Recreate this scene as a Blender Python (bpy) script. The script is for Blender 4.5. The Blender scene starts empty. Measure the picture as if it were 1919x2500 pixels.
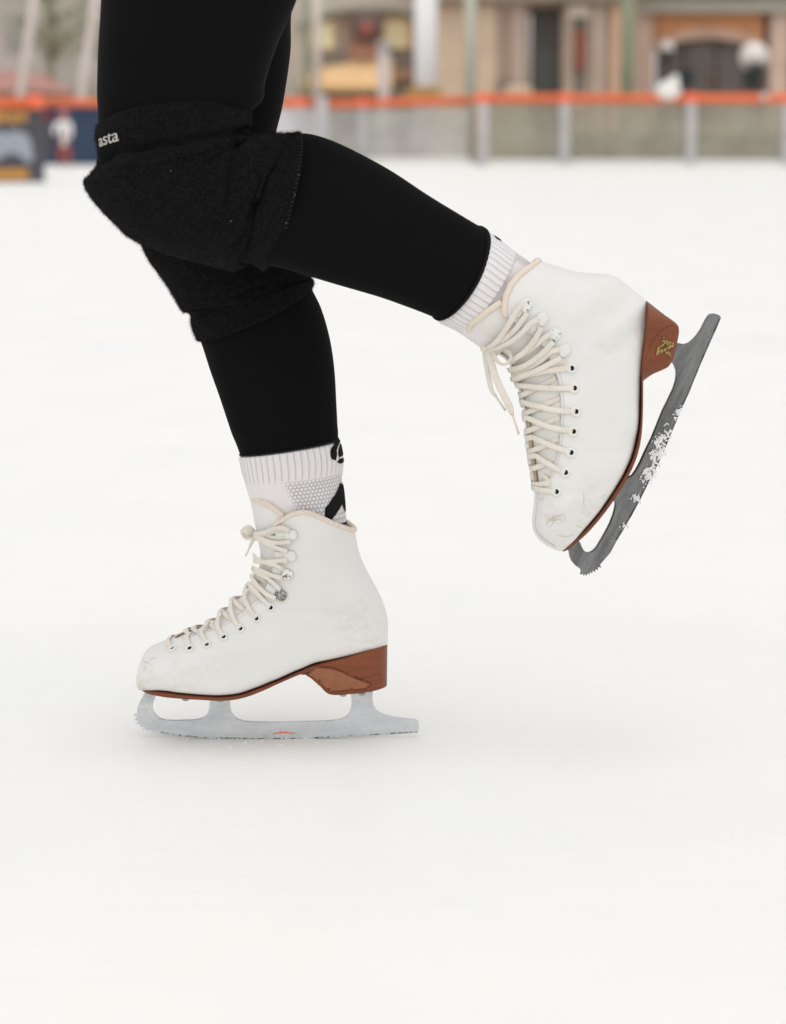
import bpy, bmesh, math, random
import numpy as np
from mathutils import Vector, Matrix
from mathutils.geometry import delaunay_2d_cdt

random.seed(7)
rng = np.random.default_rng(7)
sc = bpy.context.scene
COL = sc.collection
R = math.radians

# ------------------------------------------------------------------ camera
IW, IH = 1919.0, 2500.0
FOC, SEN = 85.0, 36.0
TH = R(9.127)
CAMP = np.array([0.0, -2.633, 0.68])
FW = np.array([0, math.cos(TH), -math.sin(TH)])
UP = np.array([0, math.sin(TH), math.cos(TH)])
RT = np.array([1.0, 0, 0])
KS = SEN / FOC / IH

def P(px, py, Y):
    """point on the upright plane y = Y seen at photograph position (px, py)"""
    d = FW + RT * ((px - IW / 2) * KS) - UP * ((py - IH / 2) * KS)
    return CAMP + d * ((Y - CAMP[1]) / d[1])

def proj(p):
    v = np.asarray(p) - CAMP
    z = v @ FW
    return np.stack([(v @ RT) / z / KS + IW / 2, -(v @ UP) / z / KS + IH / 2], -1)

DS = 1919 / 1680.0
def D(pts):
    return [(x * DS, y * DS) for x, y in pts]
ZR = {'A': (300, 1400, 760 / 1680), 'B': (500, 1040, 500 / 1680), 'C': (1000, 500, 800 / 1680), 'Dd': (1060, 540, 400 / 1680),
      'E': (1160, 860, 300 / 1313), 'F': (1360, 680, 440 / 1302), 'G': (180, 180, 600 / 1680), 'H': (320, 560, 600 / 1680),
      'I': (660, 280, 600 / 1680), 'M': (1570, 780, 110 / 1680), 'N': (780, 1060, 100 / 842), 'U': (570, 1200, 300 / 1680)}
def Z(k, pts):
    x0, y0, f = ZR[k]
    return [(x0 + x * f, y0 + y * f) for x, y in pts]
def Z1(k, x, y):
    return Z(k, [(x, y)])[0]

cam = bpy.data.cameras.new('camera')
camo = bpy.data.objects.new('camera', cam)
COL.objects.link(camo)
camo.location = CAMP
camo.rotation_euler = (math.pi / 2 - TH, 0, 0)
cam.sensor_fit = 'VERTICAL'
cam.sensor_height = SEN
cam.sensor_width = SEN * IW / IH
cam.lens = FOC
cam.clip_start, cam.clip_end = 0.05, 2000
cam.dof.use_dof = True
cam.dof.focus_distance = 2.60
cam.dof.aperture_fstop = 5.3
sc.camera = camo

# ------------------------------------------------------------------ materials
def lin(r, g, b):
    f = lambda c: (c / 255 / 12.92) if c / 255 <= 0.04045 else ((c / 255 + 0.055) / 1.055) ** 2.4
    return (f(r), f(g), f(b), 1.0)

class M:
    def __init__(s, name, col=(0.5, 0.5, 0.5, 1), rough=0.6, spec=0.3, metal=0.0, **kw):
        s.m = bpy.data.materials.new(name)
        s.m.use_nodes = True
        s.nt = s.m.node_tree
        s.b = s.nt.nodes['Principled BSDF']
        if len(col) == 3:
            col = (*col, 1)
        s.b.inputs['Base Color'].default_value = col
        s.b.inputs['Roughness'].default_value = rough
        s.b.inputs['Specular IOR Level'].default_value = spec
        s.b.inputs['Metallic'].default_value = metal
        for k, v in kw.items():
            s.b.inputs[k].default_value = v
        s.col = col
    def n(s, t, **kw):
        nd = s.nt.nodes.new(t)
        for k, v in kw.items():
            if k.startswith('i_'):
                key = k[2:]
                nd.inputs[int(key) if key.isdigit() else key].default_value = v
            else:
                setattr(nd, k, v)
        return nd
    def l(s, a, b):
        s.nt.links.new(a, b)
    def coord(s, kind='Object', scale=(1, 1, 1)):
        tc = s.n('ShaderNodeTexCoord')
        mp = s.n('ShaderNodeMapping')
        mp.inputs['Scale'].default_value = scale
        s.l(tc.outputs[kind], mp.inputs[0])
        return mp.outputs[0]
    def noise(s, scale, detail=4, rough=0.6, vec=None, dist=0.0):
        nd = s.n('ShaderNodeTexNoise')
        nd.inputs['Scale'].default_value = scale
        nd.inputs['Detail'].default_value = detail
        nd.inputs['Roughness'].default_value = rough
        nd.inputs['Distortion'].default_value = dist
        s.l(vec if vec is not None else s.coord(), nd.inputs['Vector'])
        return nd.outputs[0]
    def ramp(s, fac, stops):
        r = s.n('ShaderNodeValToRGB')
        e = r.color_ramp.elements
        while len(e) < len(stops):
            e.new(0.5)
        for q, (p, c) in zip(e, stops):
            q.position = p
            q.color = (c, c, c, 1) if isinstance(c, (int, float)) else (*c[:3], 1)
        s.l(fac, r.inputs[0])
        return r.outputs[0]
    def math(s, op, a, b=0.0):
        nd = s.n('ShaderNodeMath', operation=op)
        for i, v in enumerate((a, b)):
            if isinstance(v, (int, float)):
                nd.inputs[i].default_value = v
            else:
                s.l(v, nd.inputs[i])
        return nd.outputs[0]
    def mix(s, fac, a, b):
        nd = s.n('ShaderNodeMix', data_type='RGBA')
        for i, v in ((0, fac), (6, a), (7, b)):
            if isinstance(v, (int, float)):
                nd.inputs[i].default_value = v
            elif isinstance(v, tuple):
                nd.inputs[i].default_value = v if len(v) == 4 else (*v, 1)
            else:
                s.l(v, nd.inputs[i])
        return nd.outputs[2]
    def color(s, sock):
        s.l(sock, s.b.inputs['Base Color'])
        return s
    def rough(s, sock):
        s.l(sock, s.b.inputs['Roughness'])
        return s
    def bump(s, h, strength=0.3, dist=0.001):
        nd = s.n('ShaderNodeBump')
        nd.inputs['Strength'].default_value = strength
        nd.inputs['Distance'].default_value = dist
        s.l(h, nd.inputs['Height'])
        s.l(nd.outputs[0], s.b.inputs['Normal'])
        return s
    def mottled(s, c2, scale=8.0, detail=5, lo=0.35, hi=0.65, vec=None):
        s.color(s.mix(s.ramp(s.noise(scale, detail, vec=vec), [(lo, 0.0), (hi, 1.0)]), s.col, c2))
        return s

# ------------------------------------------------------------------ object helpers
def tag(o, label=None, cat=None, group=None, kind=None):
    for k, v in (('label', label), ('category', cat), ('group', group), ('kind', kind)):
        if v:
            o[k] = v
    return o

def thing(name, loc, label, cat, group=None):
    o = bpy.data.objects.new(name, None)
    o.empty_display_size = 0.05
    o.location = loc
    COL.objects.link(o)
    return tag(o, label, cat, group)

def base_of(o):
    v = Vector((0, 0, 0))
    while o is not None:
        v += o.location
        break
    return v

def link(name, me, mat, parent=None, smooth=True, label=None):
    o = bpy.data.objects.new(name, me)
    COL.objects.link(o)
    if parent is not None:
        o.parent = parent
        o.matrix_parent_inverse = Matrix.Translation(-base_of(parent))
    ms = mat if isinstance(mat, (list, tuple)) else [mat]
    if not me.materials:
        for m in ms:
            me.materials.append(m.m)
    if smooth:
        me.polygons.foreach_set('use_smooth', [True] * len(me.polygons))
    if label:
        o['label'] = label
    return o

class MB:
    """collects pieces of one mesh"""
    def __init__(s):
        s.v, s.f, s.uv, s.mi = [], [], [], []
    def add(s, verts, faces, uv=None, mi=0):
        b = len(s.v)
        s.v += [tuple(map(float, p)) for p in verts]
        s.uv += [tuple(q) for q in uv] if uv is not None else [(0.0, 0.0)] * len(verts)
        s.f += [tuple(i + b for i in f) for f in faces]
        s.mi += [mi] * len(faces)
        return s
    def box(s, lo, hi, mi=0):
        (x0, y0, z0), (x1, y1, z1) = lo, hi
        x0, x1 = min(x0, x1), max(x0, x1); y0, y1 = min(y0, y1), max(y0, y1); z0, z1 = min(z0, z1), max(z0, z1)
        v = [(x0, y0, z0), (x1, y0, z0), (x1, y1, z0), (x0, y1, z0), (x0, y0, z1), (x1, y0, z1), (x1, y1, z1), (x0, y1, z1)]
        return s.add(v, [(0, 3, 2, 1), (4, 5, 6, 7), (0, 1, 5, 4), (1, 2, 6, 5), (2, 3, 7, 6), (3, 0, 4, 7)], mi=mi)
    def tube(s, pts, rad, n=12, closed=False, mi=0, flat=1.0):
        pts = [np.array(p, float) for p in pts]
        N = len(pts)
        rad = [rad] * N if isinstance(rad, (int, float)) else list(rad)
        tg = []
        for i in range(N):
            a = pts[(i - 1) % N] if (closed or i > 0) else pts[i]
            b = pts[(i + 1) % N] if (closed or i < N - 1) else pts[i]
            t = b - a
            tg.append(t / (np.linalg.norm(t) + 1e-12))
        ref = np.array([0, -1.0, 0]) if abs(tg[0][1]) < 0.9 else np.array([1.0, 0, 0])
        u = ref - tg[0] * (ref @ tg[0]); u /= np.linalg.norm(u)
        V, U = [], []
        for i in range(N):
            u = u - tg[i] * (u @ tg[i]); u /= np.linalg.norm(u) + 1e-12
            w = np.cross(tg[i], u)
            for k in range(n):
                a = 2 * math.pi * k / n
                V.append(pts[i] + rad[i] * (u * math.cos(a) * flat + w * math.sin(a)))
                U.append((k / n, i / max(1, N - 1)))
        F = []
        for i in range(N if closed else N - 1):
            j = (i + 1) % N
            for k in range(n):
                F.append((i * n + k, i * n + (k + 1) % n, j * n + (k + 1) % n, j * n + k))
        if not closed:
            F.append(tuple(range(n - 1, -1, -1)))
            F.append(tuple((N - 1) * n + k for k in range(n)))
        return s.add(V, F, U, mi)
    def ribbon(s, pts, nrm, width, thick, mi=0):
        pts = np.array(pts, float); nrm = np.array(nrm, float)
        N = len(pts)
        width = np.full(N, width) if np.isscalar(width) else np.array(width)
        prof = [(-0.5, 0.0), (-0.44, 0.38), (-0.2, 0.5), (0.2, 0.5), (0.44, 0.38), (0.5, 0.0), (0.44, -0.38), (0.2, -0.5), (-0.2, -0.5), (-0.44, -0.38)]
        n = len(prof)
        V, U, L = [], [], 0.0
        for i in range(N):
            t = pts[min(i + 1, N - 1)] - pts[max(i - 1, 0)]
            t /= np.linalg.norm(t) + 1e-12
            nn = nrm[i] - t * (nrm[i] @ t); nn /= np.linalg.norm(nn) + 1e-12
            sd = np.cross(t, nn)
            if i:
                L += np.linalg.norm(pts[i] - pts[i - 1])
            for a, b in prof:
                V.append(pts[i] + sd * a * width[i] + nn * b * thick)
                U.append((a + 0.5, L))
        F = [(i * n + k, i * n + (k + 1) % n, (i + 1) * n + (k + 1) % n, (i + 1) * n + k) for i in range(N - 1) for k in range(n)]
        F += [tuple(range(n - 1, -1, -1)), tuple((N - 1) * n + k for k in range(n))]
        return s.add(V, F, U, mi)
    def ball(s, c, r, seg=24, rings=14, sq=(1, 1, 1), mi=0):
        c = np.array(c); V, F = [], []
        for i in range(rings + 1):
            th = math.pi * i / rings
            for k in range(seg):
                a = 2 * math.pi * k / seg
                V.append(c + r * np.array([math.sin(th) * math.cos(a) * sq[0], math.sin(th) * math.sin(a) * sq[1], math.cos(th) * sq[2]]))
        for i in range(rings):
            for k in range(seg):
                F.append((i * seg + k, (i + 1) * seg + k, (i + 1) * seg + (k + 1) % seg, i * seg + (k + 1) % seg))
        return s.add(V, F, mi=mi)
    def mesh(s, name, fix=True, merge=0.0):
        me = bpy.data.meshes.new(name)
        me.from_pydata(s.v, [], s.f)
        uvl = me.uv_layers.new(name='UVMap')
        idx = np.empty(len(me.loops), dtype=np.int32)
        me.loops.foreach_get('vertex_index', idx)
        uvl.data.foreach_set('uv', np.array(s.uv, dtype=np.float32)[idx].ravel())
        me.polygons.foreach_set('material_index', s.mi)
        if fix or merge:
            bm = bmesh.new(); bm.from_mesh(me)
            if merge:
                bmesh.ops.remove_doubles(bm, verts=bm.verts, dist=merge)
            if fix:
                bmesh.ops.recalc_face_normals(bm, faces=bm.faces)
            bm.to_mesh(me); bm.free()
        me.update()
        return me
    def build(s, name, mat, parent=None, smooth=True, label=None, fix=True, merge=0.0):
        return link(name, s.mesh(name, fix, merge), mat, parent, smooth, label)

def solidify(o, t, off=-1.0):
    m = o.modifiers.new('thickness', 'SOLIDIFY')
    m.thickness = t; m.offset = off
    return o

def cr(ctrl, s):
    """Catmull-Rom through control rows at (array of) parameter s"""
    ctrl = np.asarray(ctrl, float)
    n = len(ctrl)
    s = np.clip(np.asarray(s, float), 0, n - 1)
    i = np.minimum(np.floor(s).astype(int), n - 2)
    t = s - i
    p0 = ctrl[np.maximum(i - 1, 0)]; p1 = ctrl[i]; p2 = ctrl[i + 1]; p3 = ctrl[np.minimum(i + 2, n - 1)]
    if ctrl.ndim > 1:
        t = t[..., None]
    return 0.5 * (2 * p1 + (p2 - p0) * t + (2 * p0 - 5 * p1 + 4 * p2 - p3) * t * t + (3 * p1 - p0 - 3 * p2 + p3) * t ** 3)

def resample(pts, n, closed=False):
    pts = np.asarray(pts, float)
    if closed:
        pts = np.vstack([pts[-1], pts, pts[0], pts[1]])
        s = np.linspace(1, len(pts) - 2, n, endpoint=False)
        return cr(pts, s)
    fine = cr(pts, np.linspace(0, len(pts) - 1, 40 * len(pts)))
    d = np.concatenate([[0], np.cumsum(np.linalg.norm(np.diff(fine, axis=0), axis=1))])
    q = np.linspace(0, d[-1], n)
    return np.stack([np.interp(q, d, fine[:, k]) for k in range(fine.shape[1])], -1)

class Loft:
    """limb-like surface: each station has a front and a back point (photograph positions with a depth), a half width towards and away
    from the viewer, and how square its front and back halves are"""
    def __init__(s, st):
        a, b, e, nf, nb = [], [], [], [], []
        for q in st:
            YA = q.get('YA', q.get('Y', 0.0)); YB = q.get('YB', q.get('Y', 0.0))
            ka, kb = q.get('ka', 0.0), q.get('kb', 0.0)      # flat sides: the traced edge is the one nearest the viewer
            pa, pb = P(*q['A'], YA - ka) + np.array([0, ka, 0]), P(*q['B'], YB - kb) + np.array([0, kb, 0])
            c = (pa + pb) / 2
            if 'mid' in q:
                m = P(*q['mid'], c[1] - q['hw'])
                ee = m - c
            else:
                ee = np.array([0, -q['hw'], 0])
            a.append(pa); b.append(pb); e.append(ee); nf.append(q.get('nf', 2.0)); nb.append(q.get('nb', 2.0))
        s.a, s.b, s.e, s.nf, s.nb = map(np.array, (a, b, e, nf, nb))
        s.n = len(st)
        s._grid = None
    def pt(s, S, F):
        S = np.asarray(S, float); F = np.asarray(F, float)
        a, b, e = cr(s.a, S), cr(s.b, S), cr(s.e, S)
        nf, nb = cr(s.nf, S), cr(s.nb, S)
        cs, sn = np.cos(F), np.sin(F)
        n = np.where(cs > 0, nf, nb)
        p = np.sign(cs) * np.abs(cs) ** (2 / n); q = np.sign(sn) * np.abs(sn) ** (2 / n)
        return (a + b) / 2 + (a - b) / 2 * p[..., None] + e * q[..., None]
    def nrm(s, S, F):
        S = np.asarray(S, float); F = np.asarray(F, float)
        h = 0.02
        S = np.clip(S, 0.03, s.n - 1.03)
        ds = s.pt(S + h, F) - s.pt(S - h, F)
        df = s.pt(S, F + h) - s.pt(S, F - h)
        n = np.cross(ds, df)
        n /= np.linalg.norm(n, axis=-1, keepdims=True) + 1e-15
        c = (cr(s.a, S) + cr(s.b, S)) / 2
        sg = np.sign(np.sum(n * (s.pt(S, F) - c), -1, keepdims=True))
        return n * np.where(sg == 0, 1, sg)
    def at(s, px, py):
        """(s, phi) on the side facing the viewer nearest to a photograph position"""
        if s._grid is None:
            if s.nf[0] > 4:      # box-like: sample the flat side evenly
                u = np.linspace(1, -1, 181)
                fv = np.arccos(np.sign(u) * np.abs(u) ** (s.nf[0] / 2))
            else:
                fv = np.linspace(0.0, math.pi, 181)
            SS, FF = np.meshgrid(np.linspace(0, s.n - 1, 300), fv, indexing='ij')
            s._grid = (SS, FF, proj(s.pt(SS, FF)))
        SS, FF, pr = s._grid
        d = (pr[..., 0] - px) ** 2 + (pr[..., 1] - py) ** 2
        k = np.unravel_index(np.argmin(d), d.shape)
        S0, F0 = SS[k], FF[k]
        ws, wf = (s.n - 1) / 300, math.pi / 180 * (0.6 if s.nf[0] > 4 else 1)
        wu = 2 / 180 * 1.2
        for _ in range(3):
            if s.nf[0] > 4:
                m_ = s.nf[0] / 2
                u0 = np.sign(np.cos(F0)) * abs(np.cos(F0)) ** (1 / m_)
                uu = np.clip(np.linspace(u0 - wu, u0 + wu, 21), -1, 1)
                fl = np.arccos(np.sign(uu) * np.abs(uu) ** m_)
                wu /= 8
            else:
                fl = np.linspace(max(0, F0 - wf), min(math.pi, F0 + wf), 21)
            S2, F2 = np.meshgrid(np.linspace(S0 - ws, S0 + ws, 21), fl, indexing='ij')
            S2 = np.clip(S2, 0, s.n - 1)
            q = proj(s.pt(S2, F2))
            d = (q[..., 0] - px) ** 2 + (q[..., 1] - py) ** 2
            k = np.unravel_index(np.argmin(d), d.shape)
            S0, F0, e = S2[k], F2[k], math.sqrt(d[k])
            ws /= 8; wf /= 8
        return float(S0), float(F0), e
    def lift(s, px, py, h, slack=4.0):
        S0, F0, e = s.at(px, py)
        p, n = s.pt(S0, F0), s.nrm(S0, F0)
        if e > slack:
            return P(px, py, p[1]), np.array([0, -1.0, 0]) * 0.5 + n * 0.5
        return p + n * h, n
    def grid(s, ns, nf, s0=0.0, s1=None):
        s1 = s.n - 1 if s1 is None else s1
        return np.meshgrid(np.linspace(s0, s1, ns), np.linspace(0, 2 * math.pi, nf, endpoint=False), indexing='ij')
    def mb(s, ns=120, nf=96, s0=0.0, s1=None, off=0.0, disp=None, cap=True, rim0=0.0, rim1=0.0, mb=None, even=0):
        SS, FF = s.grid(ns, nf, s0, s1)
        if even:             # spread the columns evenly round a box-like section
            f = np.linspace(0, 2 * math.pi, 200001)
            c_, s_ = np.cos(f), np.sin(f)
            x_ = np.sign(c_) * np.abs(c_) ** (2 / even); y_ = np.sign(s_) * np.abs(s_) ** (2 / even)
            L = np.concatenate([[0], np.cumsum(np.hypot(np.diff(x_), np.diff(y_)))])
            fv = np.interp(np.linspace(0, L[-1], nf, endpoint=False), L, f)
            FF = np.broadcast_to(fv, FF.shape).copy()
        V = s.pt(SS, FF)
        N = s.nrm(SS, FF)
        V = V + N * off
        if disp is not None:
            V = V + N * disp(SS, FF, V, N)[..., None]
        U = np.stack([FF / (2 * math.pi), SS / (s.n - 1)], -1)
        rows, urows = [V[i] for i in range(ns)], [U[i] for i in range(ns)]
        def roll(edge, inner, r, uv):
            c = edge.mean(0); ax = edge.mean(0) - inner.mean(0); ax /= np.linalg.norm(ax) + 1e-12
            out = []
            for a in (30, 60, 90, 135, 180):
                k = math.sin(R(a)) * 0.6; w = (1 - math.cos(R(a)))
                d = edge - c; L = np.linalg.norm(d, axis=1, keepdims=True)
                out.append(c + d * (1 - r * w / L) + ax * r * k)
            d = edge - c; L = np.linalg.norm(d, axis=1, keepdims=True)
            out.append(c + d * (1 - 2.2 * r / L) - ax * 6 * r)
            return out, [uv] * len(out)
        if rim0:
            o, u = roll(rows[0], rows[3], rim0, urows[0]); rows = o[::-1] + rows; urows = u + urows
        if rim1:
            o, u = roll(rows[-1], rows[-4], rim1, urows[-1]); rows = rows + o; urows = urows + u
        n = len(rows)
        F = [(i * nf + k, (i + 1) * nf + k, (i + 1) * nf + (k + 1) % nf, i * nf + (k + 1) % nf) for i in range(n - 1) for k in range(nf)]
        if cap:
            F += [tuple(range(nf)), tuple((n - 1) * nf + k for k in range(nf - 1, -1, -1))]
        mb = mb or MB()
        return mb.add(np.concatenate(rows), F, np.concatenate(urows))

def polydist(pts, q):
    """distance from photograph positions q (...,2) to a polyline"""
    best = np.full(q.shape[:-1], 1e9)
    pts = np.asarray(pts, float)
    for a, b in zip(pts[:-1], pts[1:]):
        ab = b - a
        t = np.clip(((q - a) @ ab) / (ab @ ab + 1e-9), 0, 1)
        best = np.minimum(best, np.linalg.norm(q - (a + t[..., None] * ab), axis=-1))
    return best

def creases(lines, side=True):
    """displacement that presses folds (photograph polylines: points, depth in metres, width in photograph pixels) into the near side"""
    L = [(resample(p, 30), d, w) for p, d, w in lines]
    def f(SS, FF, V, N):
        pr = proj(V)
        out = np.zeros(SS.shape)
        near = np.clip(-N[..., 1] * 3 + 0.4, 0, 1)
        for p, d, w in L:
            out -= d * np.exp(-(polydist(p, pr) / w) ** 2) * near
        return out
    return f

def vnoise(V, scale, seed=0):
    """cheap smooth 3-D noise, about -1..1"""
    r = np.random.default_rng(seed)
    out = np.zeros(V.shape[:-1])
    for k in range(7):
        d = r.normal(size=3); d /= np.linalg.norm(d)
        out += np.sin((V @ d) * scale * (0.6 + 0.25 * k) + r.uniform(0, 6.28)) * (0.85 ** k)
    return out / 3.0

def patch(loft, poly, h, step=4.0, mirror=False, mb=None, mi=0):
    """a thin cloth or paint patch: the outline (photograph positions) laid on the loft's surface"""
    poly = np.asarray(poly, float)
    bd = []
    for a, b in zip(poly, np.roll(poly, -1, 0)):
        n = max(1, int(np.linalg.norm(b - a) / step))
        bd += [a + (b - a) * t / n for t in range(n)]
    bd = np.array(bd)
    lo, hi = bd.min(0), bd.max(0)
    def inside(p):
        x, y = p; c = False
        for a, b in zip(bd, np.roll(bd, -1, 0)):
            if (a[1] > y) != (b[1] > y) and x < (b[0] - a[0]) * (y - a[1]) / (b[1] - a[1]) + a[0]:
                c = not c
        return c
    ins = [(x, y) for x in np.arange(lo[0], hi[0], step) for y in np.arange(lo[1], hi[1], step) if inside((x, y)) and np.min(np.linalg.norm(bd - (x, y), axis=1)) > step * 0.5]
    co = [Vector(p) for p in bd] + [Vector(p) for p in ins]
    m = len(bd)
    v, _, f, *_ = delaunay_2d_cdt(co, [(i, (i + 1) % m) for i in range(m)], [list(range(m))], 1, 1e-4)
    sf = np.array([loft.at(*p)[:2] for p in v])
    mb = mb or MB()
    for sg in ((1, -1) if mirror else (1,)):
        q = loft.pt(sf[:, 0], sf[:, 1] * sg) + loft.nrm(sf[:, 0], sf[:, 1] * sg) * h
        mb.add(q, [tuple(t) for t in f], [(p[0] * 0.01, p[1] * 0.01) for p in v], mi)
    return mb

def plate(name, outer, thick, Y, mat, parent, bevel=0.0004, holes=(), shear=None, label=None, smooth=False):
    """flat plate cut to an outline given in photograph positions, thick metres deep, its mid plane at depth Y"""
    cu = bpy.data.curves.new(name + '_curve', 'CURVE')
    cu.dimensions = '2D'; cu.fill_mode = 'BOTH'
    cu.extrude = thick / 2 - bevel; cu.bevel_depth = bevel; cu.bevel_resolution = 1
    for ring in (outer, *holes):
        sp = cu.splines.new('POLY')
        sp.points.add(len(ring) - 1)
        for p, q in zip(sp.points, ring):
            w = P(q[0], q[1], Y)
            p.co = (w[0], w[2], 0, 1)
        sp.use_cyclic_u = True
    t = bpy.data.objects.new(name + '_tmp', cu)
    COL.objects.link(t)
    dg = bpy.context.evaluated_depsgraph_get()
    me = bpy.data.meshes.new_from_object(t.evaluated_get(dg))
    bpy.data.objects.remove(t)
    bpy.data.curves.remove(cu)
    me.name = name
    for v in me.vertices:
        x, z, y = v.co
        v.co = (x, Y - y, z)
    if shear is not None:
        for v in me.vertices:
            v.co = shear(np.array(v.co))
    bm = bmesh.new(); bm.from_mesh(me); bmesh.ops.remove_doubles(bm, verts=bm.verts, dist=1e-6); bmesh.ops.recalc_face_normals(bm, faces=bm.faces); bm.to_mesh(me); bm.free()
    me.materials.clear()
    return link(name, me, mat, parent, smooth, label)
# ------------------------------------------------------------------ materials of the skater and the skates
leggings_m = M('black stretch fabric', (0.0058, 0.0058, 0.0060), 0.9, 0.03)
leggings_m.b.inputs['Sheen Weight'].default_value = 0.02
leggings_m.b.inputs['Sheen Roughness'].default_value = 0.45
leggings_m.bump(leggings_m.noise(900, 2), 0.15, 0.0003)
hem_m = M('black hem', (0.008, 0.008, 0.009), 0.9, 0.15)
pad_m = M('black towelling', (0.0060, 0.0060, 0.0062), 1.0, 0.03)
pad_m.b.inputs['Sheen Weight'].default_value = 0.02
pad_m.mottled((0.0130, 0.0130, 0.0134), 420, 3, 0.4, 0.62)
pad_m.bump(pad_m.noise(520, 4, 0.7), 0.9, 0.0016)
fuzz_m = M('black nap', (0.011, 0.011, 0.0114), 1.0, 0.05)
letter_m = M('woven white letters', (0.58, 0.55, 0.51), 0.9, 0.1)
letter_m.mottled((0.45, 0.42, 0.38), 700, 2)

sock_m = M('white sock knit', (0.80, 0.765, 0.765), 0.95, 0.08)
def sock_shader(m, ribs, mesh=None):
    uv = m.n('ShaderNodeUVMap', uv_map='UVMap').outputs[0]
    sep = m.n('ShaderNodeSeparateXYZ'); m.l(uv, sep.inputs[0])
    u, v = sep.outputs[0], sep.outputs[1]
    ang = m.math('MULTIPLY', u, 2 * math.pi * ribs)
    w = m.math('COSINE', ang)
    ribmask = m.ramp(v, [(mesh[2] - 0.02, 1.0), (mesh[2] + 0.02, 0.0)])
    line = m.math('MULTIPLY', m.ramp(w, [(0.0, 0.0), (0.72, 0.0), (1.0, 1.0)]), ribmask)
    col = m.mix(m.math('MULTIPLY', line, 0.36), m.col, (0.42, 0.40, 0.41))
    # open honeycomb knit on the side of the ankle
    us = m.math('SUBTRACT', u, m.math('MULTIPLY', m.math('SUBTRACT', v, mesh[2]), 0.10))
    us = m.math('ADD', us, m.math('MULTIPLY', m.math('SUBTRACT', m.noise(260, 2), 0.5), 0.03))
    mu = m.ramp(us, [(mesh[0] - 0.012, 0.0), (mesh[0] + 0.012, 1.0), (mesh[1] - 0.012, 1.0), (mesh[1] + 0.012, 0.0)])
    mv = m.ramp(v, [(mesh[2], 0.0), (mesh[2] + 0.03, 1.0)])
    mk = m.math('MULTIPLY', mu, mv)
    sc_ = m.n('ShaderNodeMapping'); sc_.inputs['Scale'].default_value = (mesh[3], mesh[4], 1)
    m.l(uv, sc_.inputs[0])
    s2 = m.n('ShaderNodeSeparateXYZ'); m.l(sc_.outputs[0], s2.inputs[0])
    row = m.math('FLOOR', s2.outputs[1])
    xs = m.math('ADD', s2.outputs[0], m.math('MULTIPLY', m.math('MODULO', row, 2.0), 0.5))
    fx = m.math('SUBTRACT', m.math('FRACT', xs), 0.5)
    fy = m.math('MULTIPLY', m.math('SUBTRACT', m.math('FRACT', s2.outputs[1]), 0.5), 0.84)
    dd = m.math('SQRT', m.math('ADD', m.math('MULTIPLY', fx, fx), m.math('MULTIPLY', fy, fy)))
    hole = m.math('MULTIPLY', m.ramp(dd, [(0.34, 0.0), (0.54, 1.0)]), mk)
    col = m.mix(m.math('MULTIPLY', hole, 0.62), col, (0.30, 0.28, 0.29))
    fine = m.noise(1500, 2)
    col = m.mix(m.ramp(fine, [(0.35, 0.0), (0.7, 0.22)]), col, (0.55, 0.52, 0.52))
    m.color(col)
    hgt = m.math('ADD', m.math('MULTIPLY', line, -1.0), m.math('ADD', m.math('MULTIPLY', hole, -1.2), m.math('MULTIPLY', fine, 0.4)))
    m.bump(hgt, 0.8, 0.0010)

leather_m = M('white leather', (0.75, 0.735, 0.705), 0.38, 0.45)
def leather_shader(m):
    at = m.n('ShaderNodeAttribute', attribute_name='scuff')
    vec = m.coord('Object', (1, 1, 1))
    big = m.noise(26, 6, 0.65, vec)
    fine = m.noise(150, 5, 0.7, m.coord('Object', (0.4, 1.0, 1.0)))
    smear = m.ramp(m.math('MULTIPLY', big, fine), [(0.22, 0.0), (0.42, 1.0)])
    worn = m.math('MULTIPLY', smear, at.outputs['Fac'])
    c = m.mix(m.math('MULTIPLY', worn, 1.0), m.col, (0.56, 0.49, 0.39))
    yel = m.ramp(m.noise(9, 4), [(0.45, 0.0), (0.75, 0.22)])
    c = m.mix(yel, c, (0.70, 0.66, 0.58))
    m.color(c)
    m.rough(m.ramp(m.noise(60, 4), [(0.3, 0.30), (0.7, 0.48)]))
    m.bump(m.math('ADD', m.noise(800, 3), m.math('MULTIPLY', m.noise(70, 3), 1.5)), 0.12, 0.0006)
leather_shader(leather_m)
tongue_m = M('white tongue leather', (0.77, 0.755, 0.72), 0.5, 0.3)
tongue_m.mottled((0.72, 0.70, 0.65), 40)
tongue_m.bump(tongue_m.noise(90, 4), 0.15, 0.001)
lining_m = M('tan lining', (0.52, 0.41, 0.27), 0.85, 0.15)
lining_m.mottled((0.36, 0.28, 0.18), 120)
piping_m = M('beige padded piping', (0.79, 0.685, 0.585), 0.9, 0.1)
piping_m.mottled((0.72, 0.615, 0.52), 380, 3)
piping_m.bump(piping_m.noise(900, 3), 0.5, 0.0006)
lace_m = M('beige cotton lace', (0.80, 0.735, 0.65), 0.95, 0.08)
def lace_shader(m):
    uv = m.n('ShaderNodeUVMap', uv_map='UVMap').outputs[0]
    sep = m.n('ShaderNodeSeparateXYZ'); m.l(uv, sep.inputs[0])
    a = m.math('SINE', m.math('MULTIPLY', sep.outputs[0], 34.0))
    b = m.math('SINE', m.math('MULTIPLY', sep.outputs[1], 5200.0))
    w = m.math('ADD', a, m.math('MULTIPLY', b, 0.6))
    f = m.ramp(w, [(0.0, 0.0), (1.0, 1.0)])
    c = m.mix(f, (0.76, 0.70, 0.62), (0.87, 0.82, 0.745))
    m.color(m.mix(m.ramp(m.noise(45, 4), [(0.45, 0.0), (0.75, 0.4)]), c, (0.64, 0.55, 0.45)))
    m.bump(w, 0.35, 0.0004)
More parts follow.
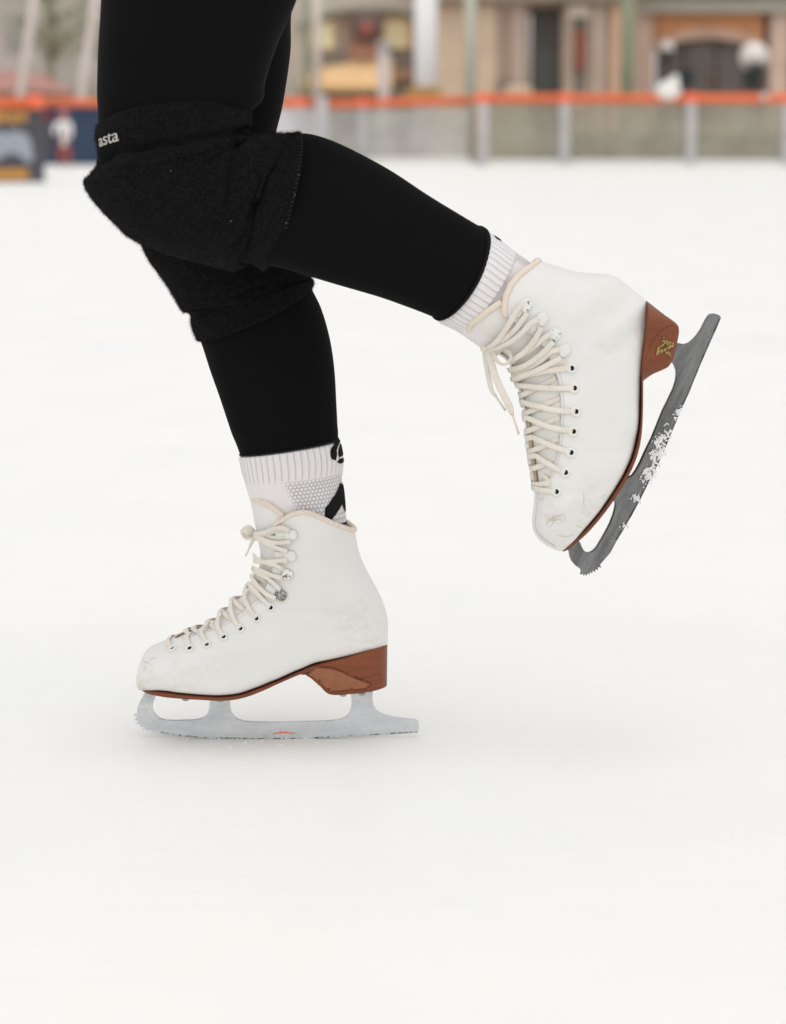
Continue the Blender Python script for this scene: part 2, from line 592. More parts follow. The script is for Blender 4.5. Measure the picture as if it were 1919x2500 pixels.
lace_shader(lace_m)
aglet_m = M('clear lace tip', (0.72, 0.68, 0.58), 0.3, 0.5)
white_metal_m = M('white enamel', (0.75, 0.735, 0.70), 0.4, 0.35)
chip_m = M('chipped white enamel', (0.77, 0.755, 0.72), 0.4, 0.35)
chip_m.color(chip_m.mix(chip_m.ramp(chip_m.noise(260, 3), [(0.58, 0.0), (0.60, 1.0)]), chip_m.col, (0.16, 0.15, 0.14)))
bare_m = M('bare worn metal', (0.55, 0.54, 0.51), 0.38, 0.5, 0.9)
bare_m.color(bare_m.mix(bare_m.ramp(bare_m.noise(420, 4), [(0.42, 0.0), (0.58, 1.0)]), bare_m.col, (0.12, 0.11, 0.10)))
hole_m = M('dark eyelet hole', (0.012, 0.014, 0.013), 0.8, 0.1)
stitch_m = M('grey thread', (0.36, 0.34, 0.31), 0.9, 0.1)
scratch_m = M('scuffed leather', (0.46, 0.41, 0.34), 0.9, 0.1)
sole_m = M('brown leather sole', (0.205, 0.060, 0.025), 0.5, 0.25)
sole_m.mottled((0.13, 0.042, 0.022), 30, 5, 0.35, 0.7, sole_m.coord('Object', (1, 1, 6)))
sole_m.bump(sole_m.noise(300, 4), 0.15, 0.0006)
heel_m = M('brown stacked heel', (0.225, 0.066, 0.025), 0.5, 0.25)
heel_m.mottled((0.165, 0.05, 0.022), 22, 6, 0.35, 0.7, heel_m.coord('Object', (1, 1, 5)))
heel_m.bump(heel_m.noise(260, 4), 0.15, 0.0006)
pale_steel_m = M('steel with pale reflection painted in', (0.56, 0.575, 0.60), 0.34, 0.5, 0.75)  # one steel for both blades; bright ice reflection put into this colour
def steel(m, c2, wet, sp=0.6, across=None):
    st = m.n('ShaderNodeTexCoord'); mp = m.n('ShaderNodeMapping', vector_type='POINT')
    mp.inputs['Rotation'].default_value = (0, R(64.8) if across else 0, 0)
    m.l(st.outputs['Object'], mp.inputs[0])
    m2 = m.n('ShaderNodeMapping'); m2.inputs['Scale'].default_value = (0.35, 1, 1.6); m.l(mp.outputs[0], m2.inputs[0])
    a = m.ramp(m.noise(42, 7, 0.75, m2.outputs[0]), [(0.40, 0.0), (0.62, 1.0)])  # stretched noise: scratches and reflected streaks mixed into the colour
    b = m.ramp(m.noise(330, 3), [(0.64, 0.0), (0.70, 1.0)])
    c = m.mix(a, m.col, c2)
    m.color(m.mix(m.math('MULTIPLY', b, sp), c, (0.08, 0.08, 0.08)))
    m.rough(m.ramp(m.noise(38, 6, 0.7), [(0.40, wet[0]), (0.62, wet[1])]))
    m.bump(m.noise(240, 4), 0.12, 0.0008)
steel(pale_steel_m, (0.66, 0.67, 0.68), (0.30, 0.6), 0.25)
dark_steel_m = M('wet steel with dark reflection painted in', (0.125, 0.128, 0.13), 0.34, 0.5, 0.85)  # same steel, its colour darkened to stand for a dark reflection
steel(dark_steel_m, (0.225, 0.228, 0.23), (0.22, 0.45), 0.75, (0.905 / 1, 0.425))
screw_m = M('steel screw', (0.5, 0.5, 0.5), 0.4, 0.5, 0.9)
gold_m = M('brass emblem', (0.42, 0.30, 0.12), 0.35, 0.5, 0.9)
gold_m.mottled((0.16, 0.105, 0.04), 420, 2, 0.45, 0.6)
orange_m = M('orange mark', (0.80, 0.12, 0.03), 0.6, 0.3)
black_knit_m = M('black knit', (0.012, 0.012, 0.013), 0.95, 0.08)
brown_ink_m = M('brown ink', (0.32, 0.15, 0.09), 0.8, 0.1)
snow_m = M('clinging snow', (0.80, 0.805, 0.81), 0.7, 0.2)
snow_m.b.inputs['Subsurface Weight'].default_value = 0.3
snow_m.b.inputs['Subsurface Radius'].default_value = (0.002, 0.002, 0.002)

# ------------------------------------------------------------------ depths
YF = 0.0        # standing foot
YN = -0.135     # lifted foot

# ------------------------------------------------------------------ skate builder
def scuffs(me, spots):
    """wear of the leather: where it is rubbed, by photograph position (centre, radius)"""
    n = len(me.vertices)
    co = np.empty(n * 3); me.vertices.foreach_get('co', co)
    pr = proj(co.reshape(-1, 3))
    val = np.full(n, 0.08)
    for x, y, r, k in spots:
        val = np.maximum(val, k * np.exp(-((pr[:, 0] - x) ** 2 + (pr[:, 1] - y) ** 2) / r ** 2))
    at = me.attributes.new('scuff', 'FLOAT', 'POINT')
    at.data.foreach_set('value', val.astype(np.float32))

class Boot:
    def __init__(s, loft, facing, throat_extra, far_fn, collar, tongue_top, s_end):
        s.loft = loft
        f = [loft.at(*p)[:2] for p in facing]
        f = sorted(f)
        s.fs = np.array([q[0] for q in f]); s.fp = np.array([q[1] for q in f])
        s.s_throat = s.fs[-1]
        s.far_fn = far_fn
        s.s_end = s_end
        col = [loft.at(*p)[:2] for p in collar]
        cu = [(float((ph - s.near(sv)) / s.span(sv)), sv) for sv, ph in col]
        s.cu = sorted(cu)
        s.tt = sorted([(ph, sv) for sv, ph in [loft.at(*p)[:2] for p in tongue_top]])
    def near(s, S):
        return np.interp(S, s.fs, s.fp)
    def far(s, S):
        n = s.near(S)
        end = s.fp[-1]
        return s.far_fn(S, n, end)
    def span(s, S):
        return 2 * math.pi + s.far(S) - s.near(S)
    def collar_s(s, u):
        u = np.where(u > 0.5, 1 - u, u)
        return np.interp(u, [c[0] for c in s.cu], [c[1] for c in s.cu])
    def shell(s, name, parent, spots, disp=None):
        ns, nu = 210, 150
        u = np.linspace(0, 1, nu)
        s0 = s.collar_s(u)
        t = np.linspace(0, 1, ns)
        SS = s0[None, :] + (s.s_end - s0[None, :]) * t[:, None]
        FF = s.near(SS) + u[None, :] * s.span(SS)
        V, N = s.loft.pt(SS, FF), s.loft.nrm(SS, FF)
        if disp is not None:
            V = V + N * disp(SS, FF, V, N)[..., None]
        F = [(i * nu + k, (i + 1) * nu + k, (i + 1) * nu + k + 1, i * nu + k + 1) for i in range(ns - 1) for k in range(nu - 1)]
        # outward winding
        a, b, c = V[100, 40], V[101, 40], V[100, 41]
        if np.cross(b - a, c - a) @ N[100, 40] < 0:
            F = [f[::-1] for f in F]
        mb = MB().add(V.reshape(-1, 3), F, np.stack([u[None, :] + 0 * SS, SS / s.loft.n], -1).reshape(-1, 2))
        me = mb.mesh(name, fix=False, merge=1e-5)
        scuffs(me, spots)
        o = link(name, me, [leather_m, lining_m], parent)
        m = solidify(o, 0.0026).modifiers[0]
        m.material_offset = 1; m.material_offset_rim = 0
        return o
    def piping(s, name, parent, r=0.0030):
        u = np.concatenate([np.linspace(0, 1, 160)])
        S = s.collar_s(u)
        F = s.near(S) + u * s.span(S)
        V = s.loft.pt(S, F) + s.loft.nrm(S, F) * (-0.0008)
        return MB().tube(list(V), r, 12).build(name, piping_m, parent)
    def tongue(s, name, parent, s_to, off=-0.0034, margin=0.22, pr=0.0031):
        ns, nu = 110, 41
        u = np.linspace(0, 1, nu)
        def dom(S):
            return s.far(S) - margin, s.near(S) + margin
        rows = []
        st = np.zeros(nu)
        S_top = s.tt[0][1]
        f0, f1 = dom(np.array(s.fs[0]))
        ph = f0 + u * (f1 - f0)
        cen = 0.5 * (s.far(np.array(s.fs[0])) + s.near(np.array(s.fs[0])))
        refl = np.where(ph < cen, 2 * cen - ph, ph)
        s0 = np.interp(refl, [q[0] for q in s.tt], [q[1] for q in s.tt])
        t = np.linspace(0, 1, ns)
        SS = s0[None, :] + (s_to - s0[None, :]) * t[:, None]
        lo, hi = dom(SS)
        FF = lo + u[None, :] * (hi - lo)
        V = s.loft.pt(SS, FF) + s.loft.nrm(SS, FF) * off
        F = [(i * nu + k, (i + 1) * nu + k, (i + 1) * nu + k + 1, i * nu + k + 1) for i in range(ns - 1) for k in range(nu - 1)]
        N = s.loft.nrm(SS, FF)
        a, b, c = V[50, 20], V[51, 20], V[50, 21]
        if np.cross(b - a, c - a) @ N[50, 20] < 0:
            F = [f[::-1] for f in F]
        o = MB().add(V.reshape(-1, 3), F).build(name, [tongue_m, lining_m], parent, fix=False)
        m = solidify(o, 0.003).modifiers[0]
        m.material_offset = 1; m.material_offset_rim = 1
        p = MB().tube(list(V[0] - N[0] * 0.0002), pr, 12).build('tongue_piping', piping_m, parent)
        return o
    def q(s, S, F, h):
        S, F = np.asarray(S, float), np.asarray(F, float)
        return s.loft.pt(S, F) + s.loft.nrm(S, F) * np.asarray(h)[..., None], s.loft.nrm(S, F)
    def eyelets(s, pts, parent, r=0.0051):
        s.eye = []
        for x, y in pts:
            S, F, _ = s.loft.at(x, y)
            Ff = float(s.far(np.array(S)) - (F - s.near(np.array(S))))
            s.eye.append((S, F, Ff))
        for k, (S, F, Ff) in enumerate(s.eye):
            for ph in (F, Ff):
                c, n = s.q(S, ph, 0.0004)
                n = n / np.linalg.norm(n)
                a = np.cross(n, [0, 0, 1.0]); a /= np.linalg.norm(a); b = np.cross(n, a)
                V, Fc, mi = [], [], []
                prof = [(0.0, 0.0002), (0.46, 0.0002), (0.48, 0.0010), (0.58, 0.0015), (0.84, 0.0014), (1.0, 0.0006), (1.0, -0.0012)]
                n_ = 28
                for rr, h in prof:
                    for i in range(n_):
                        an = 2 * math.pi * i / n_
                        V.append(c + (a * math.cos(an) + b * math.sin(an)) * rr * r + n * h)
                mb = MB().add(V, [])
                for j in range(len(prof) - 1):
                    for i in range(n_):
                        mb.f.append((j * n_ + i, j * n_ + (i + 1) % n_, (j + 1) * n_ + (i + 1) % n_, (j + 1) * n_ + i))
                        mb.mi.append(1 if j == 0 else 0)
                me = mb.mesh('eyelet', fix=True)
                link('eyelet', me, [white_metal_m, hole_m], parent)
    def lacing(s, mb, width=0.0052, thick=0.0013):
        E = s.eye
        n = 30
        t = np.linspace(0, 1, n)
        sm = t * t * (3 - 2 * t)
        def seg(S0, F0, S1, F1, h0, hm, h1, w=width):
            S = S0 + (S1 - S0) * t
            F = F0 + (F1 - F0) * t
            h = np.interp(t, [0, 0.12, 0.5, 0.86, 1.0], [h0, 0.0017, hm, h1 + 0.0006, h1])
            p, nn = s.q(S, F, h)
            mb.ribbon(p, nn, w * np.interp(t, [0, 0.10, 0.3, 1], [0.72, 0.9, 1, 1]), thick)
        S, F, Ff = E[0]
        seg(S, F, S, Ff, -0.0006, 0.0020, -0.0006)
        for k in range(len(E) - 1):
            S0, F0, Ff0 = E[k]; S1, F1, Ff1 = E[k + 1]
            if k == 0:
                S0a = S0 - 0.1
            nf, ff = float(s.near(np.array(S1))), float(s.far(np.array(S1)))
            j = random.uniform(-0.08, 0.08)
            if k > 0:
                seg(S0, F0, S1 + 0.25 * (S0 - S1) + j, ff - 0.10, -0.0006, 0.0014, -0.0030)
            else:
                seg(S0 - 0.35, nf + 0.02, S1 + 0.25 * (S0 - S1), ff - 0.10, -0.0028, 0.0010, -0.0030)
            seg(S0, Ff0, S1 + 0.15 * (S0 - S1), nf + 0.12, -0.0006, 0.0001, -0.0034)
        S0, F0, Ff0 = E[-1]
        return mb
    def cross(s, mb, over, under, width):
        """criss-cross lacing: runs that leave an eyelet over the near edge and vanish round the far edge, and runs that come the other way and slip under"""
        def run(pts, hs, back):
            q = resample(pts, 22)
            sf = np.array([s.loft.at(x, y)[:2] for x, y in q])
            for _ in range(2):
                sf[1:-1] = 0.25 * sf[:-2] + 0.5 * sf[1:-1] + 0.25 * sf[2:]
            e = sf[-1] if back == 1 else sf[0]
            ff = float(s.far(np.array(e[0])))
            tail = np.array([[e[0], e[1] + (min(ff - 0.45, e[1] - 0.35) - e[1]) * k] for k in np.linspace(0.15, 1, 8)])
            sf = np.vstack([sf, tail]) if back == 1 else np.vstack([tail[::-1], sf])
            n = len(sf)
            h = np.interp(np.linspace(0, 1, n), np.linspace(0, 1, len(hs)), hs)
            p, nn = s.q(sf[:, 0], sf[:, 1], h)
            mb.ribbon(p, nn, width, 0.0009)
        for p in under:
            run(p, [0.0016, 0.0010, -0.0006, -0.0020, -0.0034], 0)
        for p in over:
            run(p, [0.0012, 0.0020, 0.0024, 0.0022, 0.0018, 0.0010], 1)
        return mb
    def path(s, mb, pts, h, width=0.0052, thick=0.0009, n=26, slack=4.0):
        """a lace laid along photograph positions over the boot (or free in front of its edge)"""
        pts = np.asarray(pts, float)
        q = resample(pts, n)
        hh = np.interp(np.linspace(0, 1, n), np.linspace(0, 1, len(h)), h) if not np.isscalar(h) else np.full(n, h)
        pp, nn = [], []
        for (x, y), z in zip(q, hh):
            p, k = s.loft.lift(x, y, z, slack)
            pp.append(p); nn.append(k)
        pp = np.array(pp); nn = np.array(nn)
        for _ in range(3):
            pp[1:-1] = 0.25 * pp[:-2] + 0.5 * pp[1:-1] + 0.25 * pp[2:]
            nn[1:-1] = 0.25 * nn[:-2] + 0.5 * nn[1:-1] + 0.25 * nn[2:]
        return mb.ribbon(pp, nn, width, thick)
    def hook(s, x, y, towards, parent, mat, size=0.0130, strap=0.022):
        """lace hook: a strap riveted to the edge and a domed, rounded clip open at the back"""
        S, F, _ = s.loft.at(x, y)
        c, n = s.q(S, F, 0.0)
        n = n / np.linalg.norm(n)
        e = P(*towards, c[1]) - c
        u = e - n * (e @ n); u /= np.linalg.norm(u)      # towards the facing edge
        w = np.cross(n, u)
        mb = MB()
        # domed clip: superellipse plan, rounder on its outer end
        n_, rg = 32, 7
        V, Fc = [], []
        for j in range(rg + 1):
            k = j / rg
            rad = math.cos(k * math.pi / 2) ** 0.28
            hh = 0.0018 + 0.0018 * math.sin(k * math.pi / 2)
            for i in range(n_):
                a = 2 * math.pi * i / n_
                cu_, sn_ = math.cos(a), math.sin(a)
                ex = 0.32 if cu_ > 0 else 0.8
                px = np.sign(cu_) * abs(cu_) ** ex * size * 0.52
                py = np.sign(sn_) * abs(sn_) ** (0.34 if cu_ > 0 else 0.8) * size * 0.46
                V.append(c + u * px * rad + w * py * rad + n * hh)
        for i in range(n_):      # lower rim
            V.append(V[i] - n * 0.0012)
        for j in range(rg):
            for i in range(n_):
                Fc.append((j * n_ + i, j * n_ + (i + 1) % n_, (j + 1) * n_ + (i + 1) % n_, (j + 1) * n_ + i))
        b = (rg + 1) * n_
        for i in range(n_):
            Fc.append((b + i, b + (i + 1) % n_, (i + 1) % n_, i))
        Fc.append(tuple(rg * n_ + i for i in range(n_)))
        Fc.append(tuple(b + i for i in range(n_)))
        mb.add(V, Fc)
        # stem under the clip
        mb.tube([c - n * 0.0006 - u * 0.0022, c + n * 0.0028 - u * 0.0022], 0.0026, 10)
        o = mb.build('lace_hook', mat, parent)
        # white strap from the clip to the facing edge, following the leather
        q = np.linspace(0, 1, 10)
        pp, nn = [], []
        for t in q:
            X = np.array((x, y)) + (np.array(towards) - np.array((x, y))) * t
            p, k = s.loft.lift(X[0], X[1], 0.0007)
            pp.append(p); nn.append(k)
        MB().ribbon(pp, nn, size * 0.72, 0.0012).build('strap', white_metal_m, o)
        return o
    def stitches(s, parent, inset, every=0.0024, s_from=0.6, s_to=None):
        mb = MB()
        S = np.linspace(s.fs[0] + s_from, s.s_throat if s_to is None else s_to, 900)
        for side in (1,):
            F = s.near(S) + inset(S)
            p, n = s.q(S, F, np.full(len(S), 0.0002))
            d = np.concatenate([[0], np.cumsum(np.linalg.norm(np.diff(p, axis=0), axis=1))])
            L = d[-1]
            for a in np.arange(0, L - every, every):
                g = np.linspace(a, a + every * 0.55, 3)
                pp = np.stack([np.interp(g, d, p[:, k]) for k in range(3)], -1)
                nn = np.stack([np.interp(g, d, n[:, k]) for k in range(3)], -1)
                mb.ribbon(pp, nn, 0.00045, 0.0003)
        return mb.build('stitching', stitch_m, parent)

def scratches(loft, parent, lines, w=0.0006):
    for l in lines:
        q = resample(l, 12)
        a = [loft.lift(x, y, 0.00015) for x, y in q]
        MB().ribbon([k[0] for k in a], [k[1] for k in a], w * np.interp(np.linspace(0, 1, 12), [0, 0.3, 0.7, 1], [0.3, 1, 0.9, 0.2]), 0.0002).build('scuff_mark', scratch_m, parent)

def screw(p, parent, down=(0, 0, -1), r=0.0042):
    mb = MB().ball(p, r, 16, 8, (1, 1, 0.55))
    return mb.build('screw', screw_m, parent)
# ================================================================== the skate standing on the ice
def mkst(T, K, hw, nf, nb, YT, YK):
    n = len(T)
    h = np.interp(np.arange(n), *zip(*hw)); f = np.interp(np.arange(n), *zip(*nf)); b = np.interp(np.arange(n), *zip(*nb))
    yt = np.interp(np.arange(n), *zip(*YT)); yk = np.interp(np.arange(n), *zip(*YK))
    return [dict(A=T[i], B=K[i], hw=h[i], nf=f[i], nb=b[i], YA=yt[i], YB=yk[i], kb=0.92 * h[i] * min(1.0, max(0.0, (b[i] - 2.2) / 3))) for i in range(n)]

a_T = Z('B', [(362, 560), (367, 605), (382, 685), (403, 790), (425, 920), (430, 1050), (418, 1170), (400, 1250), (340, 1325), (262, 1400)]) + \
      Z('A', [(590, 140), (560, 172), (525, 205), (495, 235), (460, 260), (420, 278), (380, 293), (330, 313), (285, 335), (245, 355),
              (200, 374), (160, 390), (125, 415), (98, 460), (83, 510), (76, 555), (80, 592)])
a_K = Z('B', [(1190, 640), (1200, 700), (1218, 770), (1238, 880), (1258, 985), (1300, 1115), (1370, 1255), (1430, 1370), (1480, 1490), (1503, 1610)]) + \
      Z('A', [(1431, 330), (1428, 386), (1370, 410), (1280, 435), (1150, 468), (1050, 491), (950, 530), (850, 575), (740, 620), (640, 655),
              (540, 668), (420, 664), (310, 653), (210, 641), (140, 631), (100, 622), (90, 612)])
standing_loft = Loft(mkst(a_T, a_K,
    [(0, .044), (3, .043), (6, .036), (9, .033), (12, .034), (16, .038), (20, .044), (22, .042), (24, .033), (25, .024), (26, .012)],
    [(0, 2), (10, 2), (14, 2), (20, 2.1), (26, 2)],
    [(0, 2), (9, 2.0), (11, 2.3), (13, 4), (16, 6.5), (22, 6.5), (25, 3.5), (26, 2.4)],
    [(0, YF), (26, YF)], [(0, YF), (26, YF)]))

sa = thing('ice_skate', (P(700, 1803, YF)[0], YF, 0.0), 'white figure skate standing flat on the ice with pale blade', 'ice skate', 'figure skates worn by the skater')
a_face = Z('B', [(572, 822), (578, 900), (577, 980), (573, 1060), (563, 1120), (545, 1190), (520, 1270), (470, 1370), (400, 1450)]) + \
         Z('A', [(740, 143), (660, 200), (570, 255), (500, 290), (430, 320), (360, 336), (310, 345), (280, 349)])
boot_a = Boot(standing_loft, a_face, 0, lambda S, n, end: -n, 
              Z('B', [(572, 825), (600, 797), (640, 772), (720, 727), (800, 706), (880, 722), (960, 757), (1050, 800), (1130, 832), (1200, 852), (1238, 850)]),
              Z('B', [(368, 606), (430, 617), (510, 652), (580, 702), (635, 748)]), 25.6)
# close the throat smoothly: behind the last eyelet both edges meet at the middle of the toe box
boot_a.fs = np.append(boot_a.fs, boot_a.fs[-1] + 0.25); boot_a.fp = np.append(boot_a.fp, 0.0)
wr_a = creases([(Z('B', [(700, 1560), (850, 1540), (1000, 1560)]), 0.0006, 14), (Z('A', [(700, 300), (860, 330), (1050, 300)]), 0.0005, 16),
                (Z('A', [(300, 470), (450, 500), (620, 480)]), 0.0006, 16), (Z('A', [(330, 540), (500, 570), (700, 530)]), 0.0006, 18),
                (Z('A', [(120, 460), (160, 480), (190, 520)]), 0.0006, 8)])
def boot_disp(wr, seed):
    def f(SS, FF, V, N):
        return wr(SS, FF, V, N) + 0.0005 * vnoise(V, 60, seed) + 0.00018 * vnoise(V, 260, seed + 1)
    return f
boot_a.shell('boot', sa, [(*Z1('A', 150, 520), 45, 1.0), (*Z1('A', 230, 560), 70, 0.9), (*Z1('A', 110, 600), 25, 1.0), (*Z1('A', 1250, 290), 60, 0.55),
                          (*Z1('B', 1300, 1550), 45, 0.5), (*Z1('A', 400, 480), 90, 0.45), (*Z1('B', 900, 1480), 50, 0.35), (*Z1('A', 1340, 390), 25, 0.7)], boot_disp(wr_a, 3))
boot_a.tongue('tongue', sa, 22.3)
boot_a.piping('collar', sa)
a_eye = Z('A', [(266, 404), (361, 403), (453, 382), (544, 342), (636, 297), (722, 242), (799, 183)])
boot_a.eyelets(a_eye, sa)
boot_a.stitches(sa, lambda S: np.full(S.shape, 0.07), s_from=0.2, s_to=boot_a.fs[-3])
lm = MB()
V_ = lambda pts: [(320 + x * 400 / 1680, 1400 + y * 400 / 1680) for x, y in pts]
a_over = [V_(q) for q in [[(418, 772), (392, 730), (385, 690), (402, 668)], [(603, 756), (582, 700), (578, 655), (592, 632)], [(778, 722), (738, 650), (716, 604), (740, 575), (795, 515)],
                          [(948, 645), (905, 590), (890, 520), (905, 450), (925, 405)], [(1123, 560), (1065, 485), (1035, 400), (1030, 330), (1042, 285)], [(1286, 455), (1220, 370), (1180, 280), (1170, 205), (1188, 145)],
                          [(1432, 340), (1355, 265), (1290, 180), (1255, 110), (1270, 60)]]]
a_under = [V_(q) for q in [[(640, 575), (680, 590), (735, 612)], [(800, 500), (840, 540), (880, 570)], [(925, 380), (985, 440), (1035, 480)], [(1050, 275), (1110, 340), (1180, 385)], [(1190, 130), (1260, 200), (1330, 260)],
                           [(1275, 40), (1330, 60), (1370, 110)]]]
boot_a.cross(lm, a_over, a_under, 0.0052)
zb = lambda pts: Z('B', pts)
HH = [0.0052, 0.004, 0.003, 0.0045]
for pts, h in [([(700, 850), (640, 828), (570, 840), (490, 872), (410, 880)], HH), ([(705, 862), (640, 845), (560, 862), (480, 892), (405, 893)], [0.004, 0.002, 0.002, 0.003]),
               ([(715, 932), (640, 948), (560, 945), (480, 915), (405, 890)], HH), ([(690, 922), (600, 920), (520, 905), (440, 882), (400, 876)], [0.002, 0.001, 0.001, 0.002]),
               ([(690, 1020), (620, 998), (540, 968), (460, 925), (410, 895)], HH), ([(690, 1090), (600, 1100), (520, 1112), (432, 1108)], HH),
               ([(655, 1168), (600, 1138), (530, 1118), (470, 1100), (428, 1058)], HH), ([(650, 1238), (570, 1222), (490, 1190), (418, 1168)], HH),
               ([(630, 1340), (575, 1285), (520, 1240), (470, 1215), (425, 1190)], HH), ([(595, 1410), (520, 1380), (450, 1320), (415, 1262), (405, 1235)], HH),
               ([(538, 1482), (470, 1412), (410, 1345), (372, 1298), (345, 1302)], [0.0, 0.0025, 0.003, 0.003])]:
    boot_a.path(lm, zb(pts), h)
# bow seen end on, its loops folding back over the knot, and a short hanging end
Yk = YF
def free(pts, Ys, n=30):
    q = [P(*p, y) for p, y in zip(pts, Ys)]
    return resample(q, n)
kp = zb([(410, 884), (385, 868), (350, 862), (326, 872), (330, 880), (360, 884), (390, 888), (412, 888)])
c = free(kp, [Yk - .004, Yk - .010, Yk - .014, Yk - .013, Yk - .008, Yk - .006, Yk - .004, Yk - .004])
lm.ribbon(c, [np.array([-0.15, -1, 0.1])] * len(c), 0.0085 * np.interp(np.linspace(0, 1, len(c)), [0, .25, .5, .8, 1], [.5, 1.1, 1.25, 1, .5]), 0.0013)
kp = zb([(410, 885), (370, 835), (326, 845), (316, 880), (345, 915), (390, 900), (412, 888)])
c = free(kp, [Yk + .004, Yk + .010, Yk + .016, Yk + .018, Yk + .014, Yk + .008, Yk + .002])
lm.ribbon(c, [np.array([-0.6, -1, 0.4])] * len(c), 0.0058, 0.0013)
lm.ball(P(*Z1('B', 412, 884), Yk - 0.002), 0.0042, 14, 10, (1, 1.1, 0.9))
c = free(zb([(412, 895), (395, 935), (372, 985)]), [Yk - .006, Yk - .010, Yk - .012], 14)
lm.ribbon(c, [np.array([-0.2, -1, 0])] * len(c), np.linspace(0.0055, 0.0036, len(c)), 0.0013)
lace = lm.build('lace', lace_m, sa)
MB().tube([P(*Z1('B', 374, 980), Yk - .012), P(*Z1('B', 335, 1068), Yk - .013)], 0.0011, 10).build('lace_tip', aglet_m, lace)
for (x, y), tw, mt in [((712, 890), (585, 895), white_metal_m), ((702, 1064), (575, 1062), white_metal_m), ((678, 1214), (558, 1190), chip_m), ((625, 1385), (505, 1320), bare_m)]:
    boot_a.hook(*Z1('B', x, y), Z1('B', *tw), sa, mt)
scratches(standing_loft, sa, [Z('A', [(105, 475), (135, 480), (160, 500)]), Z('A', [(140, 470), (165, 455), (185, 462)])], 0.0004)

# sole: a strip under the boot from the toe to the heel's breast
def box_loft(top, bot, hw, ns=80, nf=48, Yt=YF, Yb=YF, n=9.0):
    k = len(top)
    h = np.interp(np.arange(k), *zip(*hw))
    st = []
    for i in range(k):
        yt = Yt(i) if callable(Yt) else Yt; yb = Yb(i) if callable(Yb) else Yb
        st.append(dict(A=top[i], B=bot[i], hw=h[i], nf=n, nb=n, YA=yt, YB=yb, ka=h[i] * .97, kb=h[i] * .97))
    return Loft(st)
sole_top = Z('A', [(97, 622), (110, 626), (140, 632), (210, 642), (310, 654), (420, 665), (540, 669), (640, 656), (740, 621), (850, 576), (960, 526), (1030, 498), (1080, 488)])
sole_bot = Z('A', [(99, 627), (112, 640), (150, 655), (225, 670), (310, 678), (420, 684), (540, 689), (640, 676), (740, 642), (850, 592), (960, 546), (1030, 530), (1080, 520)])
soleL = box_loft(sole_top, sole_bot, [(0, .010), (1, .020), (2, .029), (3, .037), (5, .041), (6, .041), (8, .037), (10, .031), (12, .028)])
soleL.mb(90, 48, even=9).build('sole', sole_m, sa)
ht = Z('A', [(955, 527), (1000, 508), (1060, 489), (1130, 472), (1220, 450), (1300, 430), (1360, 413), (1395, 402), (1418, 390), (1428, 381)])
hb = Z('A', [(958, 545), (1005, 562), (1062, 612), (1118, 658), (1225, 657), (1300, 649), (1360, 638), (1395, 627), (1417, 616), (1425, 606)])
heelL = box_loft(ht, hb, [(0, .027), (2, .029), (4, .031), (5, .031), (6, .028), (7, .022), (8, .013), (9, .003)], n=12)
groove = creases([(Z('A', [(985, 548), (1010, 520), (1050, 506), (1120, 512), (1180, 530), (1230, 556), (1290, 580), (1330, 592), (1336, 608), (1320, 623), (1220, 631), (1130, 640)]), 0.0013, 3.0),
                  (Z('A', [(1290, 572), (1340, 562), (1385, 545)]), 0.0014, 3.5)])
ins = patch(heelL, Z('A', [(1002, 545), (1018, 525), (1050, 511), (1120, 515), (1180, 533), (1230, 559), (1290, 583), (1328, 595), (1330, 607), (1316, 617), (1220, 625), (1122, 634), (1074, 594), (1034, 562)]), 0.0008, 3.0)
inset_m = M('lighter brown heel inset', (0.30, 0.108, 0.047), 0.45, 0.4); inset_m.mottled((0.25, 0.086, 0.036), 60, 5)
heelL.mb(240, 340, disp=groove, even=12).build('heel', heel_m, sa)
ins.build('heel_inset', inset_m, sa, fix=False)
a_blade = Z('A', [(120, 648), (104, 672), (92, 695), (83, 720), (77, 755), (62, 763), (74, 770), (80, 777), (67, 789), (80, 791), (86, 797), (78, 808), (92, 808), (99, 813), (95, 826), (107, 823), (113, 829),
                  (111, 841), (121, 834), (127, 837), (131, 846), (140, 840), (165, 850), (200, 860), (250, 868), (300, 875), (400, 885), (520, 891), (700, 894), (850, 894), (1000, 891), (1150, 884), (1300, 875), (1450, 866),
                  (1588, 857), (1595, 846), (1597, 825), (1594, 803), (1588, 793), (1570, 788), (1500, 780), (1440, 770), (1405, 760), (1380, 748), (1362, 732), (1351, 712), (1346, 685), (1346, 640), (1233, 640), (1237, 690),
                  (1234, 725), (1222, 755), (1200, 776), (1160, 790), (1100, 796), (1000, 799), (850, 802), (720, 802), (660, 798), (625, 788), (600, 772), (585, 750), (578, 720), (577, 665), (474, 665), (470, 700), (468, 730), (460, 755),
                  (444, 775), (415, 786), (370, 791), (290, 793), (230, 791), (200, 782), (178, 765), (163, 742), (158, 718), (160, 700), (168, 680), (180, 648)])
bl = plate('blade', a_blade, 0.0040, YF, pale_steel_m, sa)
